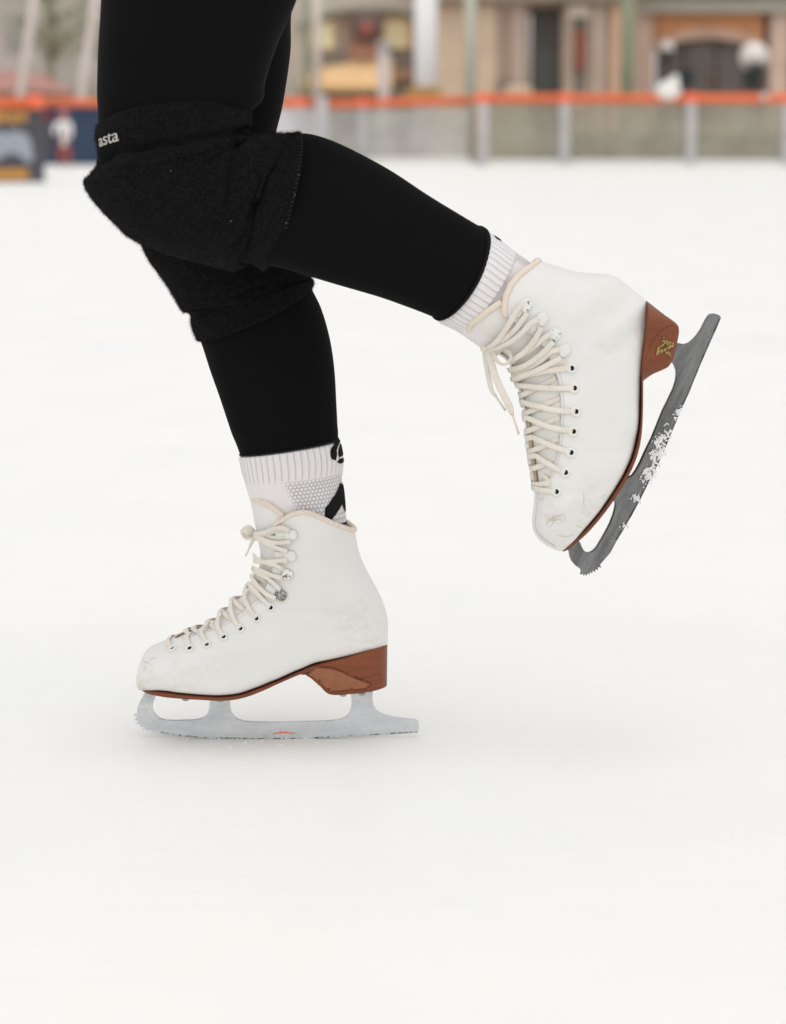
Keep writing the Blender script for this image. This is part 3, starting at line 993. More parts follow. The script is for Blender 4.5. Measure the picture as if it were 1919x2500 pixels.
# worn, dirty lower edge and an orange mark on the steel
eb = Z('A', [(200, 857), (300, 872), (400, 882), (520, 888), (700, 891), (850, 891), (1000, 888), (1150, 881), (1300, 872), (1450, 863), (1585, 854)])
ee = resample([P(x, y, YF - 0.00215) for x, y in eb], 160)
edge_m = M('dark ground edge', (0.16, 0.155, 0.14), 0.4, 0.5, 0.8)
edge_m.color(edge_m.mix(edge_m.ramp(edge_m.noise(190, 4), [(0.45, 0.0), (0.55, 1.0)]), edge_m.col, (0.62, 0.62, 0.61)))
MB().ribbon(ee, [np.array([0, -1.0, 0])] * 160, [0.0011 + 0.0005 * math.sin(i * 1.7) + random.uniform(-.0004, .0006) for i in range(160)], 0.0005).build('ground_edge', edge_m, bl)
om = MB()
q = resample([P(x, y, YF - 0.0022) for x, y in Z('A', [(808, 866), (850, 859), (882, 857), (912, 862), (935, 861)])], 24)
om.ribbon(q, [np.array([0, -1.0, 0])] * 24, [0.0006 + 0.0012 * abs(math.sin(i * 0.6)) * math.sin(math.pi * (i + 1) / 25) for i in range(24)], 0.0004)
om.build('mark', orange_m, bl)
pl = MB()
for x, y in [(330, 689), (516, 695), (1186, 665), (1290, 660)]:
    screw(P(*Z1('A', x, y), YF - 0.032) + np.array([0, 0.018, -0.002]), sa)
def mount(px0, px1, w, dy=0):
    k = 14
    q = [np.array(px0) + (np.array(px1) - np.array(px0)) * t for t in np.linspace(0, 1, k)]
    m = MB()
    m.box(P(*px0, YF - w) - np.array([0, 0, 0.0012]), P(*px1, YF + w) + np.array([0, 0, 0.0010]))
    return m
front_plate = MB()
sp = [P(x, y, YF - 0.036) + np.array([0, 0.036, 0.0012]) for x, y in Z('A', [(180, 661), (260, 671), (400, 684), (520, 690), (600, 682), (650, 674)])]
sp = resample(sp, 30)
front_plate.ribbon(sp, [np.array([0, 0, 1.0])] * 30, [0.02 + 0.03 * math.sin(math.pi * min(1, (i + 4) / 33)) for i in range(30)], 0.0022)
front_plate.build('sole_plate', pale_steel_m, bl)
m = MB()
sp = resample([P(x, y, YF - 0.028) + np.array([0, 0.028, 0.0012]) for x, y in Z('A', [(1130, 657), (1225, 659), (1300, 651), (1370, 637)])], 20)
m.ribbon(sp, [np.array([0, 0, 1.0])] * 20, [0.024 + 0.014 * math.sin(math.pi * (i + 2) / 24) for i in range(20)], 0.0022)
m.build('heel_plate', pale_steel_m, bl)
# ================================================================== the lifted skate
YS = R(20)
b_T = Z('C', [(190, 625), (245, 650), (295, 672), (345, 700), (400, 733), (450, 763), (492, 795), (518, 835), (534, 880), (548, 925), (562, 970), (572, 1010), (580, 1050), (586, 1090), (592, 1140), (598, 1190), (604, 1240),
              (612, 1300), (620, 1350), (628, 1400), (634, 1450), (640, 1500), (634, 1560), (629, 1620), (634, 1665), (655, 1705), (695, 1740), (740, 1765)])
b_K = Z('C', [(500, 215), (560, 238), (615, 262), (672, 287), (740, 309), (810, 333), (890, 348), (970, 352), (1035, 361), (1092, 392), (1150, 440), (1211, 491), (1221, 590), (1213, 680), (1200, 780), (1191, 890), (1190, 1000),
              (1187, 1100), (1178, 1180), (1163, 1250), (1140, 1320), (1100, 1400), (1050, 1480), (985, 1572), (910, 1660), (850, 1718), (805, 1755), (780, 1772)])
n_b = len(b_T)
lift_st = mkst(b_T, b_K,
    [(0, .043), (4, .042), (7, .037), (10, .035), (13, .035), (17, .039), (20, .043), (22, .044), (24, .037), (25, .030), (26, .020), (27, .010)],
    [(0, 2), (14, 2), (20, 2.1), (27, 2)],
    [(0, 2), (10, 2.0), (12, 2.4), (14, 4), (17, 6), (23, 6), (26, 3), (27, 2.2)],
    [(0, YN), (8, YN - .006), (14, YN - .018), (22, YN - .012), (27, YN)], [(0, YN), (8, YN + .004), (12, YN + .014), (22, YN + .012), (27, YN + .004)])
lifted_loft = Loft(lift_st)
sb = thing('ice_skate', tuple(P(*Z1('C', 1000, 1880), YN)), 'scuffed white figure skate lifted behind with dark snow-flecked blade', 'ice skate', 'figure skates worn by the skater')
b_face = Z('C', [(490, 575), (530, 600), (600, 652), (680, 722), (722, 790), (750, 870), (770, 950), (778, 1050), (776, 1150), (766, 1230), (750, 1320), (725, 1395), (697, 1438), (668, 1462)])
s_chk = [lifted_loft.at(*p)[:2] for p in b_face]
FAR0 = 0.16
def far_b(S, n, end):
    return np.minimum(FAR0 + 0 * S, n)
boot_b = Boot(lifted_loft, b_face, 0, far_b,
              Z('C', [(490, 573), (487, 535), (496, 465), (520, 412), (560, 362), (620, 317), (662, 287)]),
              Z('C', [(218, 632), (280, 636), (340, 602), (400, 552), (450, 516), (482, 500)]), n_b - 1.25)
boot_b.fs = np.append(boot_b.fs, boot_b.fs[-1] + 0.2); boot_b.fp = np.append(boot_b.fp, FAR0)
wr_b = creases([(Z('C', [(900, 700), (1000, 760), (1100, 740)]), 0.0006, 14), (Z('C', [(820, 1480), (900, 1500), (960, 1470)]), 0.0006, 12),
                (Z('C', [(700, 1640), (760, 1600), (790, 1590)]), 0.0007, 8), (Z('C', [(860, 640), (960, 560), (1060, 560)]), 0.0006, 20), (Z('C', [(1000, 1240), (1080, 1260), (1150, 1200)]), 0.0006, 18)])
boot_b.shell('boot', sb, [(*Z1('C', 740, 1610), 40, 1.0), (*Z1('C', 900, 1560), 60, 0.7), (*Z1('C', 960, 1640), 40, 0.7), (*Z1('C', 690, 1700), 25, 0.8), (*Z1('C', 680, 1500), 22, 0.8),
                          (*Z1('C', 1140, 1200), 70, 0.5), (*Z1('C', 1190, 650), 22, 0.6), (*Z1('C', 1010, 730), 60, 0.3)], boot_disp(wr_b, 11))
boot_b.tongue('tongue', sb, boot_b.fs[-1] - 0.1, pr=0.0036)
boot_b.piping('collar', sb, 0.0034)
b_eye = Z('C', [(754, 1470), (800, 1372), (828, 1270), (840, 1162), (853, 1060), (845, 940), (831, 838)])
boot_b.eyelets(b_eye, sb, 0.0055)
boot_b.stitches(sb, lambda S: np.full(S.shape, 0.05), s_from=4.0, s_to=boot_b.fs[-2])
lm = MB()
b_over = [Z('C', q) for q in [[(750, 1470), (690, 1462), (626, 1447)], [(796, 1372), (725, 1335), (652, 1285)], [(823, 1268), (730, 1235), (632, 1190)], [(835, 1160), (725, 1140), (608, 1092)], [(848, 1060), (725, 1050), (584, 1010)],
                              [(841, 940), (705, 940), (557, 922)], [(826, 838), (700, 852), (536, 872)]]]
b_under = [Z('C', q) for q in [[(640, 1350), (690, 1330), (725, 1310)], [(612, 1268), (690, 1235), (770, 1200)], [(592, 1165), (680, 1130), (775, 1090)], [(582, 1075), (680, 1030), (775, 985)], [(566, 980), (660, 935), (755, 885)], [(720, 1425), (690, 1400), (668, 1385)]]]
boot_b.cross(lm, b_over, b_under, 0.0057)
zc = lambda pts: Z('C', pts)
zd = lambda pts: Z('Dd', pts)
HB = [0.0055, 0.0045, 0.004, 0.005]
for pts, h in [(zd([(900, 850), (850, 900), (790, 1010), (720, 1120), (640, 1225), (525, 1285)]), HB), (zd([(950, 935), (900, 1010), (840, 1090), (760, 1170), (660, 1250), (530, 1300)]), [0.003, .0025, .0025, .0035]),
               (zd([(1060, 1000), (990, 1030), (920, 1110), (830, 1190), (700, 1262), (540, 1310)]), HB), (zd([(1090, 1080), (1050, 1170), (980, 1270), (890, 1360), (800, 1410)]), HB),
               (zd([(1190, 1150), (1130, 1180), (1060, 1250), (960, 1330), (860, 1385), (790, 1440)]), [0.0055, .003, .002, .003]), (zd([(1220, 1230), (1150, 1310), (1050, 1400), (930, 1480), (800, 1510)]), HB),
               (zd([(1280, 1310), (1200, 1330), (1100, 1420), (980, 1500), (820, 1540)]), [0.0055, .003, .002, .003]), (zd([(1300, 1395), (1200, 1450), (1050, 1530), (930, 1580), (830, 1610)]), HB),
               (zd([(1395, 1510), (1300, 1510), (1150, 1530), (980, 1570), (820, 1572)]), [0.0002, .0022, .003, .003, .003]),
               (zd([(1350, 1420), (1200, 1480), (1050, 1545), (900, 1600), (830, 1640)]), [0.001, .001, .0015, .002])]:
    boot_b.path(lm, pts, h, 0.0056)
Yk = P(*Z1('C', 385, 730), YN)[1] - 0.010
kn = P(*Z1('C', 383, 733), Yk)
lm.ball(kn, 0.0048, 14, 10, (0.9, 1.2, 1.1))
lp = zc([(385, 738), (420, 722), (455, 718), (492, 735), (518, 765), (516, 798), (488, 818), (458, 808), (436, 780), (424, 752), (400, 738)])
c = free(lp, [Yk, Yk - .006, Yk - .012, Yk - .018, Yk - .022, Yk - .024, Yk - .024, Yk - .022, Yk - .018, Yk - .010, Yk], 46)
cen = c.mean(0)
lm.ribbon(c, [(q - cen) * np.array([1, 0, 1]) / 0.02 + np.array([0, -0.55, 0]) for q in c], 0.0052, 0.0012)
e1 = free(zc([(384, 738), (388, 790), (402, 870), (420, 950), (440, 980)]), [Yk, Yk - .003, Yk - .005, Yk - .006, Yk - .006], 24)
lm.ribbon(e1, [np.array([-0.4, -1, 0])] * 24, np.interp(np.linspace(0, 1, 24), [0, .8, 1], [.0054, .0054, .0034]), 0.0013)
e2 = free(zc([(386, 736), (412, 790), (436, 870), (470, 950), (505, 1020), (528, 1078)]), [Yk, Yk - .008, Yk - .012, Yk - .013, Yk - .013, Yk - .012], 30)
lm.ribbon(e2, [np.array([-0.15, -1, -0.1])] * 30, np.interp(np.linspace(0, 1, 30), [0, .1, .9, 1], [.0054, .0075, .0075, .0036]), 0.0013)
lace = lm.build('lace', lace_m, sb)
MB().tube([P(*Z1('C', 437, 975), Yk - .006), P(*Z1('C', 491, 1055), Yk - .006)], 0.0012, 10).build('lace_tip', aglet_m, lace)
MB().tube([P(*Z1('C', 527, 1076), Yk - .012), P(*Z1('C', 560, 1176), Yk - .011)], 0.0012, 10).build('lace_tip', aglet_m, lace)
for (x, y), tw, mt in [((938, 860), (830, 960), chip_m), ((1105, 1000), (985, 1120), white_metal_m), ((1235, 1160), (1110, 1280), chip_m), ((1335, 1325), (1180, 1405), white_metal_m)]:
    boot_b.hook(*Z1('Dd', x, y), Z1('Dd', *tw), sb, mt, 0.0128)
scratches(lifted_loft, sb, [Z('C', p) for p in [
    [(700, 1600), (730, 1620), (770, 1610)], [(725, 1570), (740, 1620), (712, 1660)], [(740, 1600), (790, 1590), (800, 1620)], [(893, 1480), (892, 1530), (897, 1560)], [(897, 1570), (905, 1610), (902, 1650)],
    [(870, 1670), (920, 1650), (960, 1630)], [(640, 1512), (670, 1508), (690, 1512)], [(930, 1560), (970, 1550), (1010, 1556)], [(1010, 1480), (990, 1500), (1000, 1508)], [(770, 1530), (775, 1536), (768, 1545)],
    [(760, 1690), (800, 1702), (840, 1690)], [(850, 1640), (880, 1655), (905, 1652)], [(700, 1650), (715, 1620), (745, 1600)], [(1195, 600), (1190, 660), (1185, 700)], [(1130, 1290), (1145, 1260), (1150, 1220)]]], 0.0004)
# tan lining showing inside the far edge of each throat
def lining(boot, s0, s1, parent, w0, dphi):
    S_ = np.linspace(s0, s1, 40)
    p, n = boot.q(S_, boot.far(S_) + dphi, np.full(40, -0.0014))
    MB().ribbon(p, n, w0 * np.interp(np.linspace(0, 1, 40), [0, .25, .85, 1], [.2, 1, 1, .3]), 0.0022).build('throat_lining', lining_m, parent)
sL0 = lifted_loft.at(*Z1('C', 585, 1040))[0]
lining(boot_b, sL0, boot_b.s_throat - 0.1, sb, 0.0062, 0.10)
lining(boot_a, boot_a.s_throat - 2.6, boot_a.s_throat - 0.15, sa, 0.0055, 0.10)
# welt stitching round the toe
mb = MB()
q = resample(Z('C', [(655, 1478), (645, 1520), (640, 1580), (634, 1630), (640, 1670), (662, 1702), (700, 1732), (745, 1758)]), 300)
a = [lifted_loft.lift(x + 5, y - 2, 0.0002) for x, y in q]
for i in range(0, 294, 5):
    mb.ribbon([a[i + k][0] for k in (0, 1, 3)], [a[i + k][1] for k in (0, 1, 3)], 0.0007, 0.0004)
mb.build('toe_stitching', stitch_m, sb)
# brown ink on the tongue
def text_mesh(txt):
    cu = bpy.data.curves.new('lettering', 'FONT'); cu.body = txt; cu.size = 1.0
    t = bpy.data.objects.new('lettering', cu); COL.objects.link(t)
    me = bpy.data.meshes.new_from_object(t.evaluated_get(bpy.context.evaluated_depsgraph_get()))
    bpy.data.objects.remove(t); bpy.data.curves.remove(cu)
    bm = bmesh.new(); bm.from_mesh(me)
    for _ in range(1):
        bmesh.ops.subdivide_edges(bm, edges=[e for e in bm.edges if e.calc_length() > 0.12], cuts=2)
    v = np.array([x.co[:2] for x in bm.verts]); bm.verts.index_update()
    f = [tuple(q.index for q in p.verts) for p in bm.faces]
    bm.free(); bpy.data.meshes.remove(me)
    return v, f
v, f = text_mesh('uas')
o0, ux, uy = np.array(Z1('Dd', 436, 1232)), np.array((0.238, -0.068)) * 46, np.array((-0.07, -0.238)) * 42
mbt = MB()
mbt.add([lifted_loft.lift(*(o0 + ux * x + uy * y), -0.0028, 60)[0] for x, y in v], f)
mbt.build('ink_letters', brown_ink_m, sb, smooth=False, fix=False)

# sole strip and heel, leaning with the foot: the underside is turned away from the viewer
tl = math.tan(YS)
def Yd(p, ref=Z1('C', 1190, 1000)):
    """depth of a point of the lifted skate's underside: it recedes away from the boot"""
    ax = np.array([0.905, 0.425])           # direction from boot to blade in the photograph
    d = (np.array(p) - np.array(ref)) @ ax
    ln = np.array([-0.425, 0.905])
    return d
def rot_shear(Yc, origin):
    o = P(*origin, Yc)
    down = np.array([0.905, 0, -0.425])
    def f(p):
        t = p[1] - Yc
        d = (p - o) @ down
        q = p.copy(); q[1] += d * tl + t * (math.cos(YS) - 1)
        return q - down * t * math.sin(YS)
    return f
bs_top = Z('C', [(1205, 740), (1197, 800), (1191, 890), (1190, 1000), (1187, 1100), (1178, 1180), (1163, 1250), (1140, 1320), (1100, 1400), (1050, 1480), (985, 1572), (910, 1660), (850, 1718), (805, 1755), (780, 1771)])
bs_bot = Z('C', [(1214, 742), (1206, 802), (1199, 892), (1198, 1002), (1196, 1103), (1190, 1185), (1177, 1257), (1154, 1328), (1114, 1410), (1065, 1491), (1000, 1583), (925, 1672), (863, 1730), (815, 1768), (788, 1779)])
YB0 = YN + 0.013
bsL = box_loft(bs_top, bs_bot, [(0, .030), (4, .034), (7, .040), (9, .042), (11, .037), (12, .029), (13, .019), (14, .006)], Yt=YB0 - 0.001, Yb=YB0 + 0.001)
bsL.mb(90, 48, even=9).build('sole', sole_m, sb)
bh_t = Z('F', [(611, 738), (611, 700), (613, 650), (618, 600), (628, 530), (638, 450), (648, 370), (655, 290), (657, 235), (652, 190), (647, 164)])
bh_b = Z('F', [(621, 742), (692, 693), (795, 648), (838, 606), (862, 530), (881, 450), (887, 372), (865, 326), (790, 272), (715, 214), (656, 168)])
bhL = box_loft(bh_t, bh_b, [(0, .028), (3, .031), (6, .031), (7, .029), (8, .023), (9, .013), (10, .003)], Yt=YB0 - 0.004, Yb=YB0 + 0.012, n=11)
groove = creases([(Z('F', [(640, 590), (665, 520), (700, 452), (745, 395), (790, 358), (825, 342), (850, 345), (868, 362), (873, 395), (870, 450), (850, 530), (828, 600), (815, 622)]), 0.0013, 2.8)])
bhL.mb(260, 360, disp=groove, even=11).build('heel', heel_m, sb)
# brass emblem: three openwork letter shapes pinned to the heel
em = MB()
def tile(poly, h0, h1, holes=()):
    q = [bhL.lift(*Z1('M', *p), h1, 40) for p in poly]
    b = [bhL.lift(*Z1('M', *p), h0, 40)[0] for p in poly]
    n = len(poly)
    V = [k[0] for k in q] + b
    from mathutils.geometry import tessellate_polygon
    tr = tessellate_polygon([[Vector((*p, 0)) for p in poly]])
    em.add(V, [tuple(t) for t in tr] + [(i, (i + 1) % n, n + (i + 1) % n, n + i) for i in range(n)])
tile([(740, 632), (770, 640), (965, 820), (1040, 798), (1140, 880), (1112, 1010), (1090, 1040), (930, 1096), (830, 1060), (868, 900), (800, 870), (735, 970), (650, 962)], -0.0004, 0.0011)
tile([(760, 1075), (838, 1062), (1022, 1280), (1010, 1392), (980, 1402), (738, 1150)], -0.0004, 0.0010)
tile([(552, 960), (600, 940), (722, 980), (700, 1040), (620, 1040), (590, 1100), (690, 1108), (742, 1180), (700, 1272), (640, 1232), (592, 1312), (568, 1312), (560, 1240), (512, 1352), (465, 1312)], -0.0004, 0.0009)
emb = em.build('emblem', gold_m, sb, smooth=False)
pm = MB()
for x, y in [(790, 730), (880, 810), (735, 880), (930, 960), (1060, 910), (880, 1200)]:
    p, n = bhL.lift(*Z1('M', x, y), 0.0011, 40)
    pm.tube([p - n * 0.0004, p + n * 0.0001], 0.0007, 10)
pm.build('emblem_holes', hole_m, emb)

b_blade = Z('F', [(60, 1940), (88, 1966), (95, 2010), (110, 2045), (138, 2078), (168, 2098), (182, 2122), (178, 2140), (192, 2128), (196, 2148), (206, 2128), (214, 2150), (223, 2126), (234, 2146), (241, 2122), (254, 2138), (259, 2116),
                  (276, 2130), (279, 2106), (296, 2118), (297, 2094), (318, 2100), (312, 2078), (345, 2042), (390, 1990), (422, 1930), (470, 1850), (540, 1732), (600, 1622), (670, 1482), (715, 1390), (760, 1302), (830, 1132), (900, 962),
                  (960, 832), (1040, 632), (1110, 470), (1160, 360), (1188, 292), (1184, 278), (1170, 268), (1142, 262), (1115, 264), (1100, 276), (1080, 306), (1048, 370), (1018, 415), (985, 450), (955, 472), (920, 481), (880, 472), (850, 470), (830, 520),
                  (810, 590), (836, 606), (852, 632), (865, 665), (868, 700), (862, 752), (845, 805), (810, 880), (770, 960), (730, 1060), (690, 1160), (640, 1262), (605, 1340), (575, 1395), (548, 1432), (512, 1450), (480, 1462),
                  (430, 1540), (400, 1585), (416, 1608), (426, 1630), (424, 1665), (410, 1722), (385, 1785), (355, 1842), (322, 1900), (290, 1952), (265, 1978), (238, 1990), (208, 1986), (186, 1962), (172, 1935), (160, 1905), (140, 1895)])
blp = plate('blade', b_blade, 0.0042, YB0 + 0.004, dark_steel_m, sb, shear=rot_shear(YB0 + 0.004, Z1('F', 612, 900)))
# ground edge: hollow lighter line along the runner
sh = rot_shear(YB0 + 0.004, Z1('F', 612, 900))
ee = resample([sh(P(x, y, YB0 + 0.004 - 0.00225)) for x, y in Z('F', [(430, 1905), (540, 1722), (600, 1612), (670, 1472), (760, 1292), (830, 1122), (900, 952), (960, 822), (1040, 622), (1110, 460), (1178, 300)])], 120)
dark_edge_m = M('blackened edge', (0.035, 0.035, 0.034), 0.5, 0.4, 0.6)
dark_edge_m.color(dark_edge_m.mix(dark_edge_m.ramp(dark_edge_m.noise(90, 4), [(0.42, 0.0), (0.56, 1.0)]), dark_edge_m.col, (0.15, 0.15, 0.15)))
MB().ribbon(ee, [np.array([0.2, -1.0, -0.1])] * 120, [0.0012 + random.uniform(-.0004, .0008) for i in range(120)], 0.0004).build('ground_edge', dark_edge_m, blp)
# snow caught on the runner: one clinging mass of crumbs
sm = MB()
def crumbs(path, r0, n, spread, seed):
    r_ = np.random.default_rng(seed)
    q = resample(Z('F', path), int(n * 1.8))
    r0 = r0 * 0.48
    for x, y in q:
        x += r_.normal() * spread; y += r_.normal() * spread
        p = sh(P(x, y, YB0 + 0.004 - 0.0024 - abs(r_.normal()) * 0.0008))
        rr = r0 * r_.uniform(0.35, 1.0)
        k0 = len(sm.v)
        sm.ball(p, rr, 8, 5, (1, 0.6, 1))
        for i in range(k0, len(sm.v)):
            sm.v[i] = tuple(np.array(sm.v[i]) + r_.normal(size=3) * rr * 0.16)
crumbs([(890, 940), (870, 990), (850, 1020)], 0.0022, 40, 5.5, 1)
crumbs([(815, 1090), (800, 1130), (740, 1175), (710, 1190), (790, 1160)], 0.0024, 90, 6.5, 2)
crumbs([(770, 1215), (730, 1265), (700, 1310), (760, 1250)], 0.0026, 110, 8, 3)
crumbs([(720, 1330), (690, 1400), (650, 1430), (640, 1460), (690, 1440)], 0.0026, 110, 7.5, 4)
crumbs([(550, 1580), (575, 1600), (595, 1605)], 0.0022, 40, 5, 5)
crumbs([(510, 1790), (485, 1805), (480, 1820)], 0.0020, 30, 5, 6)
crumbs([(455, 1875), (420, 1930)], 0.0012, 12, 4, 7)
raw = sm.mesh('snow_raw', fix=False)
t = bpy.data.objects.new('snow_raw', raw); COL.objects.link(t)
rm = t.modifiers.new('melt', 'REMESH'); rm.mode = 'VOXEL'; rm.voxel_size = 0.00045; rm.use_smooth_shade = True
ms_ = t.modifiers.new('soft', 'SMOOTH'); ms_.factor = 0.5; ms_.iterations = 4
me2 = bpy.data.meshes.new_from_object(t.evaluated_get(bpy.context.evaluated_depsgraph_get()))
bpy.data.objects.remove(t); bpy.data.meshes.remove(raw); me2.materials.clear(); me2.name = 'snow'
snow = link('snow', me2, snow_m, None)
tag(snow, 'crumbs of snow clinging to the dark lifted blade', 'snow', kind='stuff')
# ================================================================== the skater
YT = -0.165     # lifted thigh
person = thing('person', (P(600, 300, -0.08)[0], -0.08, 0.0), 'skater in black leggings and knee pads gliding on one leg, other leg bent back', 'person')
def S(A, B, hw, Y, mid=None, **kw):
    d = dict(A=A, B=B, hw=hw, Y=Y, **kw)
    if mid is not None:
        d['mid'] = mid
    return d
I = lambda x, y: Z1('I', x, y)
G = lambda x, y: Z1('G', x, y)
H = lambda x, y: Z1('H', x, y)
d = lambda x, y: (x * DS, y * DS)
near_leg = Loft([
    S(d(232, -330), d(735, -330), .095, YT + .01), S(d(224, -160), d(690, -160), .092, YT), S(d(217, 0), d(634, 0), .085, YT), S(d(211, 100), d(592, 98), .080, YT), S(d(208, 180), d(567, 175), .074, YT + .004), S(d(208, 208), d(563, 212), .073, YT + .005),
    S(d(210, 242), d(536, 242), .068, YT + .008), S(d(212, 300), d(535, 285), .063, YT + .012), S(d(208, 380), d(560, 300), .060, YT + .016), S(d(255, 455), d(590, 300), .058, YT + .02),
    S(d(350, 520), d(610, 298), .057, YT + .022), S(d(470, 555), d(622, 294), .056, YT + .024), S(I(40, 1040), I(150, 137), .056, YT + .026), S(I(280, 1110), I(270, 130), .057, YT + .028),
    S(I(500, 1175), I(480, 200), .056, YN), S(I(740, 1245), I(800, 367), .053, YN), S(I(930, 1312), I(1080, 550), .048, YN), S(I(1050, 1356), I(1290, 678), .044, YN),
    S(I(1100, 1376), I(1415, 753), .042, YN), S(I(1125, 1384), I(1480, 792), .041, YN)])
for k, w in ((19, (1400, 1190)), (18, (1365, 1150)), (17, (1270, 1090))):
    m = P(*Z1('I', *w), YN - near_leg.e[k][1] * -1) - (near_leg.a[k] + near_leg.b[k]) / 2
    near_leg.e[k] = m
far_leg = Loft([
    S(d(300, -330), d(730, -330), .095, .0), S(d(285, -160), d(690, -160), .090, .0), S(d(270, 0), d(628, 0), .085, .0), S(d(262, 110), d(621, 112), .080, .0), S(d(258, 220), d(605, 222), .074, .0),
    S(d(262, 330), d(588, 300), .066, .0), S(d(285, 430), d(585, 400), .060, .0), S(d(325, 530), d(605, 480), .058, .0), S(d(366, 610), d(640, 550), .057, .0), S(d(404, 670), d(664, 612), .057, .0),
    S(H(475, 762), H(1300, 540), .057, .0), S(H(540, 960), H(1358, 740), .056, .0), S(H(600, 1130), H(1390, 950), .052, .0), S(H(660, 1310), H(1405, 1200), .047, .0), S(H(690, 1400), H(1415, 1400), .044, .0),
    S(Z1('B', 265, 170), Z1('B', 1094, 30), .042, .0, Z1('B', 690, 128)), S(Z1('B', 290, 242), Z1('B', 1096, 116), .041, .0, Z1('B', 700, 207))])
pelvis = Loft([S(d(262, -640), d(640, -640), .135, -.085), S(d(240, -560), d(690, -560), .150, -.085), S(d(225, -440), d(745, -440), .168, -.085), S(d(228, -330), d(735, -330), .172, -.085), S(d(245, -230), d(690, -235), .160, -.085),
               S(d(300, -170), d(620, -170), .120, -.085)])
lmB = MB()
near_leg.mb(120, 72, mb=lmB); far_leg.mb(120, 72, mb=lmB); pelvis.mb(40, 72, mb=lmB)
me = lmB.mesh('leggings_raw')
t = bpy.data.objects.new('leggings_raw', me); COL.objects.link(t)
rm = t.modifiers.new('one_skin', 'REMESH'); rm.mode = 'VOXEL'; rm.voxel_size = 0.0026; rm.use_smooth_shade = True
sm_ = t.modifiers.new('smooth', 'SMOOTH'); sm_.factor = 0.5; sm_.iterations = 3
me2 = bpy.data.meshes.new_from_object(t.evaluated_get(bpy.context.evaluated_depsgraph_get()))
bpy.data.objects.remove(t); bpy.data.meshes.remove(me)
me2.name = 'leggings'; me2.materials.clear()
link('leggings', me2, leggings_m, person)
# stitched hems at the ankles
def ring(loft, s, off, n=90, sk=0.0):
    F = np.linspace(0, 2 * math.pi, n, endpoint=False)
    SS = np.full(n, s)
    return loft.pt(SS, F) + loft.nrm(SS, F) * off
def band(loft, s0, s1, off, th, name, mat):
    m = MB(); n = 120
    rows = [ring(loft, s0, off - th, n), ring(loft, s0, off + 0.0001, n), ring(loft, s0 + (s1 - s0) * .2, off + th * .5, n), ring(loft, s0 + (s1 - s0) * .8, off + th * .5, n), ring(loft, s1, off, n), ring(loft, s1, off - th, n), ring(loft, s1, off - 2.5 * th, n)]
    V = np.concatenate(rows)
    F = [(i * n + k, (i + 1) * n + k, (i + 1) * n + (k + 1) % n, i * n + (k + 1) % n) for i in range(len(rows) - 1) for k in range(n)]
    return m.add(V, F).build(name, mat, person)
band(near_leg, 18.45, 19.0, 0.0010, 0.0013, 'hem', hem_m)
band(far_leg, 15.75, 16.0, 0.0006, 0.0009, 'hem', hem_m)

# ---- knee pads
def pad_noise(seed, amp=0.0009):
    return lambda SS, FF, V, N: amp * vnoise(V, 90, seed) + amp * 0.5 * vnoise(V, 330, seed + 1)
npad = Loft([
    S(G(150, 378), G(1222, 228), .072, YT + .006, G(690, 178)), S(G(148, 440), G(1215, 285), .073, YT + .006, G(690, 270)), S(G(158, 505), G(1222, 345), .073, YT + .007, G(690, 352)),
    S(G(172, 585), G(1192, 396), .070, YT + .008, G(690, 440)), S(G(165, 618), G(1200, 402), .072, YT + .009, G(680, 500)), S(G(108, 690), G(1260, 404), .073, YT + .01, G(690, 580)), S(G(72, 742), G(1320, 405), .073, YT + .012),
    S(G(122, 850), G(1380, 406), .073, YT + .013), S(G(232, 978), G(1420, 406), .072, YT + .015), S(G(345, 1092), G(1450, 406), .071, YT + .017), S(G(470, 1172), G(1465, 406), .070, YT + .019), S(G(640, 1240), G(1478, 406), .069, YT + .020),
    S(G(860, 1298), G(1486, 406), .068, YT + .021), S(G(1010, 1330), G(1490, 406), .067, YT + .022), S(G(1078, 1345), G(1492, 406), .066, YT + .022), S(G(1130, 1318), G(1494, 406), .064, YT + .022), S(G(1160, 1268), G(1496, 407), .062, YT + .023),
    S(G(1200, 1288), G(1499, 409), .064, YT + .024), S(G(1262, 1328), G(1504, 412), .065, YT + .025), S(G(1305, 1342), G(1508, 416), .065, YT + .025), S(G(1342, 1308), G(1512, 424), .064, YT + .025)])
mids = {15: (1190, 830), 16: (1235, 860), 17: (1290, 850), 18: (1390, 810), 19: (1480, 760), 20: (1532, 740), 14: (1150, 830)}
for k, w in mids.items():
    npad.e[k] = P(*G(*w), npad.a[k][1] + npad.e[k][1]) - (npad.a[k] + npad.b[k]) / 2
gz = lambda pts: Z('G', pts)
fold = creases([(gz([(190, 590), (330, 522), (480, 500), (560, 470), (700, 462), (860, 430), (1000, 410), (1180, 392)]), 0.0042, 9), (gz([(420, 530), (600, 490), (760, 482), (900, 450)]), 0.003, 7),
                (gz([(930, 600), (1000, 550), (1080, 500), (1150, 440), (1190, 405)]), 0.0040, 10), (gz([(1130, 470), (1090, 560), (1065, 680), (1055, 800), (1040, 900)]), 0.0045, 9),
                (gz([(1160, 1262), (1190, 1180), (1210, 1080), (1235, 940), (1255, 800), (1275, 690)]), 0.0045, 8), (gz([(1100, 1200), (1180, 1050), (1215, 900)]), 0.003, 9),
                (gz([(1240, 655), (1340, 655), (1440, 675)]), 0.0022, 5), (gz([(1300, 690), (1290, 850), (1270, 1000)]), 0.002, 7), (gz([(1050, 200), (1150, 225), (1215, 232)]), 0.003, 6),
                (gz([(700, 350), (900, 330), (1100, 300)]), 0.0012, 8), (gz([(500, 1000), (700, 1100), (900, 1150)]), 0.0010, 16)])
pn = pad_noise(5, 0.0009)
